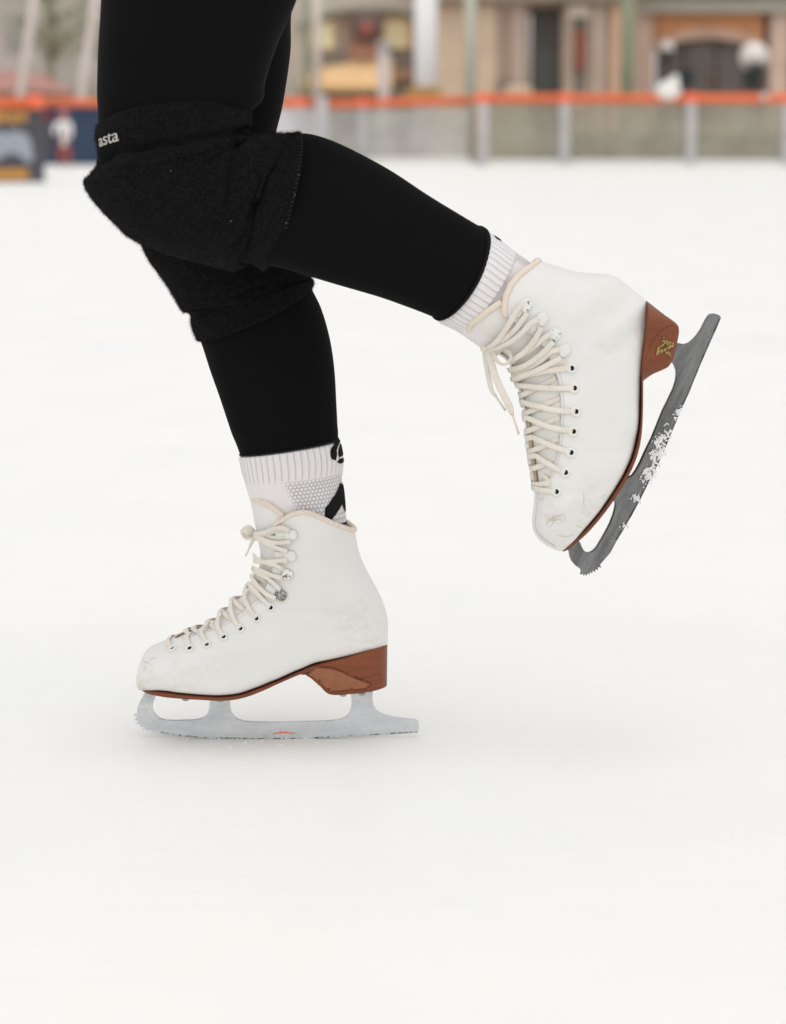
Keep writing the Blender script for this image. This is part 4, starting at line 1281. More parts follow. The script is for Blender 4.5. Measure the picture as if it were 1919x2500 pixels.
kp1 = npad.mb(260, 200, disp=lambda *a: fold(*a) + pn(*a), cap=False, rim0=0.0020, rim1=0.0022).build('knee_pad', pad_m, person, label='black towelling knee pad on the bent leg with white lettering on its cuff')
fpad = Loft([
    S(d(285, 470), d(600, 440), .066, 0), S(d(300, 510), d(625, 500), .066, 0), S(d(308, 536), d(640, 540), .066, 0), S(d(331, 574), d(655, 568), .066, 0), S(d(357, 612), d(662, 588), .066, 0), S(d(378, 646), d(666, 594), .065, 0),
    S(d(390, 664), d(667, 596), .064, 0), S(d(402, 669), d(668, 597), .063, 0), S(d(407, 674), d(668, 598), .061, 0), S(d(406, 681), d(670, 599), .063, 0), S(d(412, 704), d(671, 602), .064, 0), S(d(420, 724), d(671, 607), .064, 0)])
for k, w in {11: (547, 690), 10: (546, 672), 9: (545, 655), 8: (545, 644), 7: (545, 640)}.items():
    fpad.e[k] = P(*d(*w), -0.064) - (fpad.a[k] + fpad.b[k]) / 2
fold2 = creases([(Z('H', [(410, 580), (500, 545), (620, 500), (760, 440), (900, 380)]), 0.003, 9), (Z('H', [(340, 470), (460, 480), (600, 440)]), 0.0012, 12)])
pn2 = pad_noise(8, 0.0009)
kp2 = fpad.mb(180, 160, disp=lambda *a: fold2(*a) + pn2(*a), cap=False, rim0=0.002, rim1=0.0024).build('knee_pad', pad_m, person, label='black towelling knee pad on the straight leg')
for ob, sd in ((kp1, 1), (kp2, 2)):
    ob.data.materials.append(fuzz_m.m)
    md = ob.modifiers.new('nap', 'PARTICLE_SYSTEM')
    ps = ob.particle_systems[0]
    ps.seed = sd
    st = ps.settings
    st.type = 'HAIR'; st.count = 26000; st.hair_length = 0.0017; st.hair_step = 3
    st.use_advanced_hair = True
    st.brownian_factor = 0.0011
    st.material = 2
    st.root_radius = 0.16; st.tip_radius = 0.06; st.radius_scale = 0.0012
    st.use_modifier_stack = False
    st.render_step = 2
# stray lint on the pad
lint_m = M('pale lint', (0.16, 0.155, 0.145), 0.9, 0.1)
for x, y in [(1203, 720), (1545, 693), (1510, 825), (1448, 1012), (665, 660), (1078, 1003)]:
    p, n = npad.lift(*G(x, y), 0.0018)
    MB().ball(p, 0.0004 + 0.0002 * random.random(), 8, 5, (1.4, 0.7, 1)).build('lint', lint_m, kp1)
# row of dark overlock stitches on the pad's rear hem
mb = MB()
hem_t = M('charcoal overlock thread', (0.030, 0.030, 0.031), 0.9, 0.1)
for k in range(46):
    F0 = R(8 + k * 3.7)
    p = npad.pt(np.array([19.55, 19.8, 20.0]), np.full(3, F0)); n = npad.nrm(np.array([19.5, 19.7, 19.9]), np.full(3, F0))
    mb.ribbon(p + n * 0.0012, n, 0.0010, 0.0008)
mb.build('overlock', hem_t, kp1)
# lettering woven into the upper cuff, wrapping round the front of the knee
v, f = text_mesh('asta')
S1, F1, _ = npad.at(*(220 + 1250 * .0595, 300 + 700 * .0595))
fr = np.linspace(F1, F1 - 2.6, 400)
pr_ = npad.pt(np.full(400, S1), fr)
arc = np.concatenate([[0], np.cumsum(np.linalg.norm(np.diff(pr_, axis=0), axis=1))])
wmax = v[:, 0].max()
EM = 0.0200
vv = []
for x, y in v:
    back = (wmax - x) * EM * 1.12
    F2 = np.interp(back, arc, fr)
    S2 = S1 - y * EM * 1.0 / np.linalg.norm(npad.pt(np.array(S1 + .25), np.array(F1)) - npad.pt(np.array(S1 - .25), np.array(F1))) * 0.5
    vv.append(npad.pt(np.array(S2), np.array(F2)) + npad.nrm(np.array(S2), np.array(F2)) * 0.0022)
o = MB().add(vv, f).build('lettering', letter_m, kp1, smooth=False, fix=False)
solidify(o, 0.0008, 1.0)

# ---- socks
def ribs(n, amp, s_end):
    return lambda SS, FF, V, N: amp * np.cos(n * FF) * np.clip((s_end - SS) * 1.5, 0, 1) - 0.0034 * np.clip((1.30 - SS) / 0.3, 0, 1)
Bz = lambda x, y: Z1('B', x, y)
sockA = Loft([S(Bz(285, 180), Bz(1085, 60), .036, 0, Bz(690, 140)), S(Bz(280, 242), Bz(1105, 112), .0405, 0, Bz(695, 202)), S(Bz(288, 300), Bz(1124, 190), .041, 0, Bz(705, 270)), S(Bz(303, 370), Bz(1136, 270), .040, 0, Bz(715, 350)),
              S(Bz(322, 440), Bz(1136, 350), .0385, 0), S(Bz(345, 520), Bz(1126, 430), .037, 0), S(Bz(370, 600), Bz(1138, 520), .036, 0), S(Bz(388, 680), Bz(1150, 620), .0355, 0), S(Bz(405, 770), Bz(1158, 740), .035, 0),
              S(Bz(430, 900), Bz(1168, 880), .033, 0), S(Bz(460, 1050), Bz(1190, 1020), .030, 0)])
# honeycomb patch: (u0, u1, v below ribs, columns, rows) in the sock's own length and girth
sock_shader(sock_m, 46, (0.222, 0.47, 0.42, 72.0, 30.0))
so = sockA.mb(160, 460, disp=ribs(46, 0.00035, 4.0), cap=False).build('sock', sock_m, person, label='white ribbed ankle sock with black markings')
n_ = lambda pts: Z('N', pts)
mk = MB()
patch(sockA, n_([(345, 140), (395, 130), (420, 125), (400, 190), (360, 270), (345, 330), (352, 400), (345, 470), (325, 540), (295, 530), (240, 505), (218, 450), (218, 340), (240, 280), (290, 210)]), 0.0008, 2.5, True, mk)
patch(sockA, n_([(420, 205), (455, 200), (470, 300), (480, 390), (472, 440), (395, 478), (378, 430), (380, 330), (400, 250)]), 0.0008, 2.5, True, mk)
patch(sockA, n_([(405, 505), (480, 490), (492, 535), (480, 580), (425, 608), (375, 590), (360, 565)]), 0.0008, 2.5, True, mk)
mk.build('sock_emblem', black_knit_m, so, smooth=False, fix=False)
mk = MB()
patch(sockA, n_([(425, 992), (470, 1050), (495, 1110), (505, 1250), (520, 1450), (528, 1590), (518, 1600), (490, 1520), (455, 1445), (400, 1540), (330, 1650), (240, 1765), (110, 1720), (108, 1520), (180, 1440), (260, 1310), (310, 1250), (370, 1120)]), 0.0008, 2.5, True, mk)
mk.build('sock_chevron', black_knit_m, so, smooth=False, fix=False)
mk = MB()
patch(sockA, n_([(560, 1805), (565, 1860), (470, 1850), (440, 1835), (500, 1815)]), 0.0008, 2.0, True, mk)
mk.build('sock_marking', black_knit_m, so, smooth=False, fix=False)
Dd = lambda x, y: Z1('Dd', x, y)
sockB = Loft([S(Dd(-50, 945), Dd(455, 40), .036, YN, Dd(330, 560)), S(Dd(10, 1000), Dd(520, 88), .0405, YN, Dd(415, 625)), S(Dd(75, 1050), Dd(610, 145), .041, YN, Dd(500, 680)), S(Dd(150, 1085), Dd(700, 212), .040, YN, Dd(570, 730)),
              S(Dd(215, 1120), Dd(790, 280), .038, YN, Dd(630, 770)), S(Dd(285, 1165), Dd(880, 345), .036, YN), S(Dd(350, 1210), Dd(955, 400), .034, YN), S(Dd(430, 1265), Dd(1040, 470), .033, YN), S(Dd(520, 1330), Dd(1140, 560), .031, YN),
              S(Dd(620, 1400), Dd(1250, 640), .029, YN)])
sock_m2 = M('white sock knit of the bent leg', (0.80, 0.765, 0.765), 0.95, 0.08)
sock_shader(sock_m2, 46, (0.405, 0.47, 0.47, 72.0, 30.0))
so2 = sockB.mb(160, 460, disp=ribs(46, 0.00035, 4.0), cap=False).build('sock', sock_m2, person, label='white ribbed ankle sock on the bent leg')
mk = MB()
patch(sockB, Z('Dd', [(615, 150), (650, 160), (690, 205), (668, 200), (632, 178)]), 0.0008, 1.5, True, mk)
mk.build('sock_marking', black_knit_m, so2, smooth=False, fix=False)
# ================================================================== ice, ground and the far side of the rink
def ice_mat():
    m = M('ice', (0.79, 0.78, 0.755), 0.45, 0.25)
    a = m.ramp(m.noise(1.7, 6, 0.6), [(0.35, 0.0), (0.7, 1.0)])
    b = m.ramp(m.noise(9, 6, 0.7, m.coord('Object', (1, 0.5, 1))), [(0.45, 0.0), (0.7, 1.0)])
    fl = m.ramp(m.noise(55, 4, 0.7, m.coord('Object', (0.5, 1.4, 1))), [(0.66, 0.0), (0.72, 1.0)])
    c = m.mix(m.math('MULTIPLY', a, 0.7), (0.905, 0.885, 0.83), (0.835, 0.845, 0.83))
    c = m.mix(m.math('MULTIPLY', b, 0.45), c, (0.91, 0.90, 0.87))
    c = m.mix(m.math('MULTIPLY', fl, 0.6), c, (0.95, 0.945, 0.925))
    # skating scratches: long thin streaks in two directions
    for rot, k in ((0.35, 0.35), (-0.7, 0.25), (1.3, 0.2)):
        tc = m.n('ShaderNodeTexCoord'); mp = m.n('ShaderNodeMapping')
        mp.inputs['Rotation'].default_value = (0, 0, rot); mp.inputs['Scale'].default_value = (0.9, 34, 1)
        m.l(tc.outputs['Object'], mp.inputs[0])
        s = m.ramp(m.noise(3.0, 3, 0.5, mp.outputs[0], 0.6), [(0.62, 0.0), (0.645, 1.0), (0.67, 0.0)])
        c = m.mix(m.math('MULTIPLY', s, k * 0.55), c, (0.74, 0.745, 0.735))
    m.color(c)
    m.rough(m.ramp(m.noise(3.0, 5), [(0.3, 0.38), (0.7, 0.62)]))
    m.bump(m.math('ADD', m.noise(40, 5, 0.7), m.math('MULTIPLY', fl, 0.6)), 0.10, 0.004)
    return m
ice_m = ice_mat()
ground_m = M('grey paving', (0.43, 0.40, 0.345), 0.8, 0.2)
ground_m.mottled((0.34, 0.325, 0.27), 0.8, 5)
def sheet(name, x0, x1, y0, y1, z, mat):
    m = MB().add([(x0, y0, z), (x1, y0, z), (x1, y1, z), (x0, y1, z)], [(0, 1, 2, 3)])
    return tag(m.build(name, mat, None, False), kind='structure')
sheet('ground', -700, 700, -400, 900, -0.06, ground_m)
# the sheet of ice ends just behind the boards
def ice_poly():
    def gx(px, Y):
        return P(px * DS, 900, Y)[0]
    pts = [(-45, -14), (45, -14), (45, 37.15), (gx(1012, 37.15), 37.15), (gx(1012, 40.15), 40.15), (gx(660, 40.15), 40.15), (gx(240, 39.2), 39.2), (gx(240, 38.2), 38.2), (gx(93, 38.2), 38.2), (gx(93, 26.1), 26.1), (-45, 26.1)]
    n = len(pts)
    V = [(x, y, 0.0) for x, y in pts] + [(x, y, -0.058) for x, y in pts]
    F = [tuple(range(n))] + [(i, i + n, (i + 1) % n + n, (i + 1) % n) for i in range(n)]
    return V, F
V, F = ice_poly()
tag(MB().add(V, F).build('ice_rink', ice_m, None, False), kind='structure')
# small shavings lying on the ice
sm = MB()
r_ = np.random.default_rng(21)
for k in range(420):
    a, b = r_.uniform(-0.9, 0.9), r_.uniform(-1.0, 1.6)
    rr = 0.0009 * r_.uniform(0.5, 2.2) ** 1.3
    c0 = len(sm.v)
    sm.ball((a, b, 0.0), rr * 0.7, 8, 5, (r_.uniform(0.9, 2.4), 1, 0.22))
for k in range(12):      # a little heap scraped up beside the blade
    a, b = r_.normal(P(590, 1840, YF)[0], 0.05), r_.normal(-0.03, 0.012)
    rr = 0.0012 * r_.uniform(0.5, 1.8)
    sm.ball((a, b, rr * 0.25), rr, 8, 5, (r_.uniform(0.9, 1.8), 1, 0.5))
for k in range(45):      # along the runner
    a = r_.uniform(P(440, 1800, YF)[0], P(760, 1800, YF)[0]); rr = 0.0008 * r_.uniform(0.5, 1.6)
    sm.ball((a, r_.choice([-1, 1]) * r_.uniform(0.002, 0.005), rr * r_.uniform(0.2, 1.6)), rr, 8, 5, (1.3, 1, 0.8))
tag(sm.build('ice_shavings', snow_m, None), 'loose white ice shavings scattered over the rink', 'ice shavings', kind='stuff')

# ------------------------------------------------------------------ helpers for the background
def Q(x, y, Y):
    return P(x * DS, y * DS, Y)
def fbox(mb, x0, x1, y0, y1, Y, dep, mi=0, zb=None, zt=None):
    """block whose front face stands at depth Y and spans these photograph columns and rows"""
    a, b = Q(x0, y1, Y), Q(x1, y0, Y)
    return mb.box((a[0], Y, a[2] if zb is None else zb), (b[0], Y + dep, b[2] if zt is None else zt), mi)
def part(name, x0, x1, y0, y1, Y, dep, mat, parent, zb=None, zt=None, bevel=0.0, label=None):
    o = fbox(MB(), x0, x1, y0, y1, Y, dep, 0, zb, zt).build(name, mat, parent, False, label)
    if bevel:
        b = o.modifiers.new('edge', 'BEVEL'); b.width = bevel; b.segments = 2
    return o
def post(name, x, w, y0, Y, mat, parent, zb=0.0, n=16):
    r = abs(Q(x + w / 2, 200, Y)[0] - Q(x - w / 2, 200, Y)[0]) / 2
    t = Q(x, y0, Y)
    return MB().tube([(t[0], Y + r, zb), (t[0], Y + r, t[2])], r, n).build(name, mat, parent)
def stone(name, c, c2, scale=1.3, rough=0.85):
    c, c2 = (tuple(min(.88, (q * .94 + .06 * sum(k[:3]) / 3) * 1.5) for q in k[:3]) for k in (c, c2))
    m = M(name, c, rough, 0.2); m.mottled(c2, scale, 6); m.bump(m.noise(scale * 8, 4), 0.3, 0.02)
    return m
lbl = lambda *a: lin(*a)
rail_m = M('orange rail', (0.86, 0.20, 0.075), 0.5, 0.3); rail_m.mottled((0.76, 0.15, 0.055), 2.5, 4)
clamp_m = M('bright orange clamp', (0.92, 0.17, 0.075), 0.4, 0.4)
steel_m = M('galvanised post', (0.52, 0.51, 0.51), 0.5, 0.4, 0.2); steel_m.mottled((0.44, 0.43, 0.43), 4)
kick_m = M('pale kick board', (0.74, 0.73, 0.69), 0.7, 0.2)
glass_m = M('clear rink panel', (0.43, 0.40, 0.32), 0.15, 0.4)
def glassify(m, milky):
    out = m.nt.nodes['Material Output']
    tr = m.n('ShaderNodeBsdfTransparent'); tr.inputs[0].default_value = (0.93, 0.92, 0.88, 1)
    mx = m.n('ShaderNodeMixShader')
    f = m.ramp(m.noise(1.6, 4), [(0.3, milky * 0.6), (0.7, milky * 1.4)])
    m.l(f, mx.inputs[0]); m.l(tr.outputs[0], mx.inputs[1]); m.l(m.b.outputs[0], mx.inputs[2]); m.l(mx.outputs[0], out.inputs[0])
glassify(glass_m, 0.50)

# ---- barrier sections: rail, posts with clamps, clear panels
def barrier(label, Y, x0, x1, ytop, posts, group='sections of the rink barrier', pane=glass_m, pw=20, ytop2=None):
    t = thing('rink_barrier', ((Q(x0, 260, Y)[0] + Q(x1, 260, Y)[0]) / 2, Y, 0.0), label, 'barrier', group)
    z0 = Q(x0, ytop, Y)[2]; z1 = z0 if ytop2 is None else Q(x1, ytop2, Y)[2]
    zt = min(z0, z1)
    ztx = lambda X: z0 + (z1 - z0) * (X - a) / (b - a)
    k = abs(Q(1, 260, Y)[0] - Q(0, 260, Y)[0])
    rw = 0.074
    a, b = Q(x0, 260, Y)[0], Q(x1, 260, Y)[0]
    MB().tube([(a, Y, z0 - rw), (a + (b - a) * .5, Y, (z0 + z1) / 2 - rw), (b, Y, z1 - rw)], rw, 16).build('rail', rail_m, t)
    xs = sorted(posts)
    for x in xs:
        X = Q(x, 260, Y)[0]
        MB().box((X - pw * k / 2, Y - 0.05, 0.0), (X + pw * k / 2, Y + 0.05, zt - 2 * rw + 0.01)).build('post', steel_m, t, False)
        c = MB().tube([(X - 0.09, Y, ztx(X) - rw), (X + 0.09, Y, ztx(X) - rw)], rw * 1.22, 16).build('clamp', clamp_m, t)
    edges = [x0] + xs + [x1]
    for p, q in zip(edges[:-1], edges[1:]):
        A, B = Q(p, 260, Y)[0] + 0.06, Q(q, 260, Y)[0] - 0.06
        if B - A > 0.1:
            MB().box((A, Y + 0.012, 0.10), (B, Y + 0.022, zt - 2 * rw - 0.01)).build('panel', pane, t, False)
            MB().box((A, Y - 0.02, 0.002), (B, Y + 0.03, 0.098)).build('kick_board', kick_m, t, False)
    return t
barrier('clear rink barrier with orange rail in front of the arched shopfront', 37.0, 1012, 3600, 200.5, [1034, 1207, 1477, 1683, 1930, 2190, 2450, 2710, 2970, 3230, 3490])
milky_m = M('misted rink panel', (0.60, 0.585, 0.55), 0.4, 0.3); glassify(milky_m, 0.55)
barrier('clear rink barrier with orange rail in front of the pale column', 40.0, 688, 1008, 213.5, [775], pane=milky_m, ytop2=205.5)
white_panel_m = M('white board', (0.62, 0.60, 0.60), 0.6, 0.3); white_panel_m.mottled((0.56, 0.54, 0.55), 1.5)
barrier('white boarded rink barrier with orange rail behind the bent knee', 39.0, 215, 684, 210, [300, 480, 640], pane=white_panel_m)
part('gate_post', 676, 700, 206, 352, 38.8, 0.15, steel_m, None, zb=0.0)
tag(bpy.data.objects['gate_post'], 'grey gate post interrupting the orange rail', 'post')

# ---- boards with advertising on the left
navy_m = M('navy board', (0.034, 0.062, 0.115), 0.5, 0.3); navy_m.mottled((0.03, 0.045, 0.085), 2)
dark_m = M('dark plum board', (0.082, 0.077, 0.088), 0.5, 0.3); dark_m.mottled((0.07, 0.066, 0.078), 2)
amber_m = M('amber print', (0.52, 0.27, 0.075), 0.6, 0.2)
pale_m = M('pale blue print', (0.33, 0.36, 0.41), 0.6, 0.2)
maroon_m = M('maroon print', (0.22, 0.03, 0.035), 0.6, 0.2)
def board(label, Y, x0, x1, ytop, ybot, mat, clamps):
    t = thing('advertising_board', ((Q(x0, 260, Y)[0] + Q(x1, 260, Y)[0]) / 2, Y, 0.0), label, 'barrier', 'boards on the left of the rink')
    zt = Q(x0, ytop, Y)[2]
    a, b = Q(x0, 260, Y)[0], Q(x1, 260, Y)[0]
    zt2 = Q(x1, ytop + 3, Y)[2]
    MB().tube([(a, Y, zt - .07), (b, Y, zt2 - .07)], 0.068, 16).build('rail', rail_m, t)
    MB().box((a, Y + .01, 0.0), (b, Y + .06, min(zt, zt2) - .13)).build('panel', mat, t, False)
    for x in clamps:
        X = Q(x, 260, Y)[0]
        MB().tube([(X - .08, Y, zt - .075), (X + .08, Y, zt - .078)], .083, 16).build('clamp', clamp_m, t)
    return t
b1 = board('dark advertising board with amber and pale blue print', 26.0, -2000, 92, 204, 393, dark_m, [78])
Yb = 26.0
def prints(polys, mat, Y, parent, name='print'):
    mb = MB()
    from mathutils.geometry import tessellate_polygon
    for p in polys:
        V = [Q(x, y, Y) for x, y in p]
        mb.add(V, [tuple(q) for q in tessellate_polygon([[Vector(q) for q in V]])])
    o = mb.build(name, mat, parent, False)
    solidify(o, 0.003, 0.0)
    return o
prints([[(-60, 238), (-24, 237), (-24, 262), (-60, 264)], [(-18, 237), (14, 236), (14, 262), (-18, 262)], [(20, 238), (36, 236), (36, 266), (20, 264)], [(41, 238), (58, 237), (58, 258), (41, 260)]], amber_m, Yb - .003, b1)
prints([[(-62, 285), (0, 280), (14, 286), (22, 280), (52, 282), (66, 300), (72, 342), (58, 348), (46, 334), (20, 326), (0, 340), (-30, 346), (-62, 340)]], pale_m, Yb - .003, b1)
prints([[(-60, 362), (60, 360), (62, 384), (-60, 386)]], amber_m, Yb - .003, b1)
b2 = board('navy advertising board with maroon print behind the small skater', 38.0, 94, 240, 208.5, 347, navy_m, [])
prints([[(84, 236), (112, 236), (112, 256), (84, 256)]], maroon_m, 37.997, b2)
prints([[(94, 245), (112, 245), (112, 330), (94, 330)]], dark_m, 37.998, b2)

# ---- small skater by the boards
YC = 35.0
ch = thing('person', tuple(np.array(Q(138, 345, YC)) * [1, 1, 0] + [0, 0, 0.02]), 'small skater in white jacket and dark red trousers by the navy board', 'person')
skin_m = M('skin', (0.50, 0.28, 0.21), 0.6, 0.3)
jacket_m = M('white quilted jacket', (0.88, 0.85, 0.82), 0.8, 0.2)
trouser_m = M('dark red trousers', (0.33, 0.085, 0.07), 0.8, 0.2)
hat_m = M('pink woollen hat', (0.62, 0.22, 0.22), 0.9, 0.1)
def skin_body(name, verts, edges, rad, mat, parent, sub=1):
    rad = [r * 0.74 for r in rad]
    me = bpy.data.meshes.new(name)
    me.from_pydata([tuple(v) for v in verts], edges, [])
    o = bpy.data.objects.new(name, me); COL.objects.link(o)
    o.modifiers.new('skin', 'SKIN')
    for i, r in enumerate(rad):
        rr = r if isinstance(r, tuple) else (r, r)
        me.skin_vertices[0].data[i].radius = rr
        me.skin_vertices[0].data[i].use_root = (i == 0)
    s_ = o.modifiers.new('sub', 'SUBSURF'); s_.levels = sub; s_.render_levels = sub
    m2 = bpy.data.meshes.new_from_object(o.evaluated_get(bpy.context.evaluated_depsgraph_get()))
    bpy.data.objects.remove(o); bpy.data.meshes.remove(me)
    m2.materials.clear(); m2.name = name
    return link(name, m2, mat, parent)
cx = Q(138, 345, YC)[0]
K = Q(138, 236, YC)[2] / 1.0      # standing height
def cv(x, y, z):
    return (cx + x * K, YC + y * K, z * K)
body = [cv(0, 0, .50), cv(0, 0, .62), cv(0, 0, .76), cv(0, 0, .82), cv(0, -.01, .88), cv(0, -.01, .97), cv(-.075, 0, .25), cv(-.08, -.01, .03), cv(.075, 0, .25), cv(.08, -.01, .03), cv(-.10, 0, .78), cv(-.15, -.03, .68), cv(-.165, -.10, .58), cv(.10, 0, .78), cv(.118, -.02, .64), cv(.11, -.06, .52),
        cv(-.08, -.07, .015), cv(.08, -.07, .015)]
ed = [(0, 1), (1, 2), (2, 3), (3, 4), (4, 5), (0, 6), (6, 7), (0, 8), (8, 9), (2, 10), (10, 11), (11, 12), (2, 13), (13, 14), (14, 15), (7, 16), (9, 17)]
k_ = K
rad = [.085 * k_, .085 * k_, .08 * k_, .035 * k_, .062 * k_, .055 * k_, .055 * k_, .035 * k_, .055 * k_, .035 * k_, .045 * k_, .036 * k_, .026 * k_, .045 * k_, .036 * k_, .026 * k_, .03 * k_, .03 * k_]
skin_body('body', body, ed, rad, skin_m, ch)
jb = [body[i] for i in (1, 2, 10, 11, 12, 13, 14, 15)] + [cv(0, 0, .33), cv(0, 0, .80)]
skin_body('jacket', jb, [(0, 1), (1, 2), (2, 3), (3, 4), (1, 5), (5, 6), (6, 7), (0, 8), (1, 9)], [.088 * k_, .090 * k_, .062 * k_, .055 * k_, .044 * k_, .062 * k_, .055 * k_, .044 * k_, .095 * k_, .06 * k_], jacket_m, ch)
tb = [cv(0, 0, .46), cv(-.075, 0, .25), cv(-.08, -.01, .09), cv(.075, 0, .25), cv(.08, -.01, .09)]
skin_body('trousers', tb, [(0, 1), (1, 2), (0, 3), (3, 4)], [.095 * k_, .075 * k_, .06 * k_, .075 * k_, .06 * k_], trouser_m, ch)
MB().ball(cv(0, -.005, .945), .082 * k_, 20, 12, (1, 1, .8)).build('hat', hat_m, ch)

# ---- right: arched shopfront
YA = 47.0
pil_m = stone('pinkish sandstone', lin(196, 170, 154), lin(178, 152, 136))
brick_m = M('orange brick', lin(176, 112, 70), 0.85, 0.2)
bk = brick_m.n('ShaderNodeTexBrick'); bk.inputs['Color1'].default_value = (0.68, 0.30, 0.12, 1); bk.inputs['Color2'].default_value = (0.54, 0.22, 0.095, 1); bk.inputs['Mortar'].default_value = (0.5, 0.33, 0.22, 1)
bk.inputs['Scale'].default_value = 3.0
tcx = brick_m.n('ShaderNodeTexCoord'); mpx = brick_m.n('ShaderNodeMapping'); mpx.inputs['Rotation'].default_value = (R(90), 0, 0)
brick_m.l(tcx.outputs['Object'], mpx.inputs[0]); brick_m.l(mpx.outputs[0], bk.inputs['Vector']); brick_m.color(bk.outputs['Color'])
trim_m = stone('arch trim stone', lin(176, 146, 126), lin(160, 130, 112))
lint_m = stone('grey lintel', lin(160, 158, 146), lin(146, 144, 132))
dglass_m = M('dark shop glass', (0.165, 0.138, 0.126), 0.3, 0.4); dglass_m.mottled((0.24, 0.20, 0.178), 0.9, 4, 0.4, 0.65)
frame_m = M('dark window frame', (0.05, 0.04, 0.035), 0.5, 0.3)
base_m = stone('grey stone base', lin(150, 142, 128), lin(136, 132, 116))
green_m = M('sage green paint', lin(152, 158, 130), 0.6, 0.3); green_m.mottled(lin(138, 146, 118), 3)
pale_green_m = M('pale grey green paint', lin(192, 192, 178), 0.6, 0.3)
bw = stone('buff stone', lin(192, 168, 150), lin(172, 148, 132), 0.8)
def arch_building():
    t = thing('shop_building', (Q(1525, 260, YA)[0], YA, -0.06), 'brick and stone shop building with a wide dark arched window', 'building', None)
    zt = 7.5
    from mathutils.geometry import tessellate_polygon
    mb = MB()
    fbox(mb, 1358, 1398, 25, 400, YA, 4.0, zb=-.06, zt=zt)
    mb.build('pilaster', pil_m, t, False)
    part('pilaster', 1640, 1690, 25, 400, YA, 4.0, pil_m, t, zb=-.06, zt=zt)
    part('wall', 1690.3, 4600, 25, 400, YA + .12, 4.0, bw, t, zb=-.06, zt=zt)
    part('lintel', 1362, 1700, -2, 26, YA - .18, 0.17, lint_m, t)
    part('eave_beam', 1362, 1700, -40, -4, YA - .30, 0.28, stone('dark beam', lin(128, 118, 104), lin(118, 108, 96)), t)  # dark stone beam above the lintel
    # brick spandrel with the arch cut out of it
    def arc(off, n=24):
        x0, x1, ys, yc = 1400, 1630, 112, 82
        return [(x0 + (x1 - x0) * i / n, ys - (ys - yc) * (1 - ((i / n - .5) / .5) ** 2) ** 0.8 + off) for i in range(n + 1)]
    def slab(name, top, bot, Y, dep, mat):
        m = MB()
        n = len(top)
        V = [Q(*p, Y) for p in top] + [Q(*p, Y) for p in bot] 
        V2 = [v + np.array([0, dep, 0]) for v in V]
        F = []
        for i in range(n - 1):
            F.append((i, i + 1, n + i + 1, n + i)); F.append((2 * n + i, 3 * n + i, 3 * n + i + 1, 2 * n + i + 1))
            F.append((i, 2 * n + i, 2 * n + i + 1, i + 1)); F.append((n + i, n + i + 1, 3 * n + i + 1, 3 * n + i))
        F += [(0, n, 3 * n, 2 * n), (n - 1, 3 * n - 1, 4 * n - 1, 2 * n - 1)]
        return m.add(V + V2, F).build(name, mat, t, False)
    up, lo = arc(-22), arc(0)
    slab('spandrel', [(x, 27) for x, y in up], [(x, y) for x, y in up], YA + .03, .3, brick_m)
    slab('arch', up, lo, YA - .05, .45, trim_m)
    w = part('window', 1398.3, 1639.7, 60, 400, YA + .34, .06, dglass_m, t, zb=.7)
    for x in (1462, 1530, 1590):
        part('mullion', x - 2, x + 2, 84, 400, YA + .28, .05, frame_m, w, zb=.7)
    part('window_base', 1398.3, 1639.7, 200, 400, YA + .05, .5, base_m, t, zb=-.06, zt=.695)
    part('warm_display', 1512, 1528, 158, 176, YA + .24, .03, M('warm shop display', (0.24, 0.17, 0.11), 0.7, 0.2), w)  # brown panel hinting at the shop's inside, gives no light
    part('shop_display', 1452, 1482, 150, 182, YA + .24, .03, M('dark blue display', (0.045, 0.065, 0.07), 0.7, 0.2), w)
    for x in range(1900, 4400, 330):
        w2 = part('window', x, x + 150, 60, 190, YA + .06, .05, dglass_m, t)
        part('window_frame', x + 72, x + 78, 60, 190, YA + .02, .035, frame_m, w2)
    part('upper_wall', 1398.3, 1639.7, -60, 24, YA + .05, 3.0, bw, t, zt=zt)
    return t
arch_building()
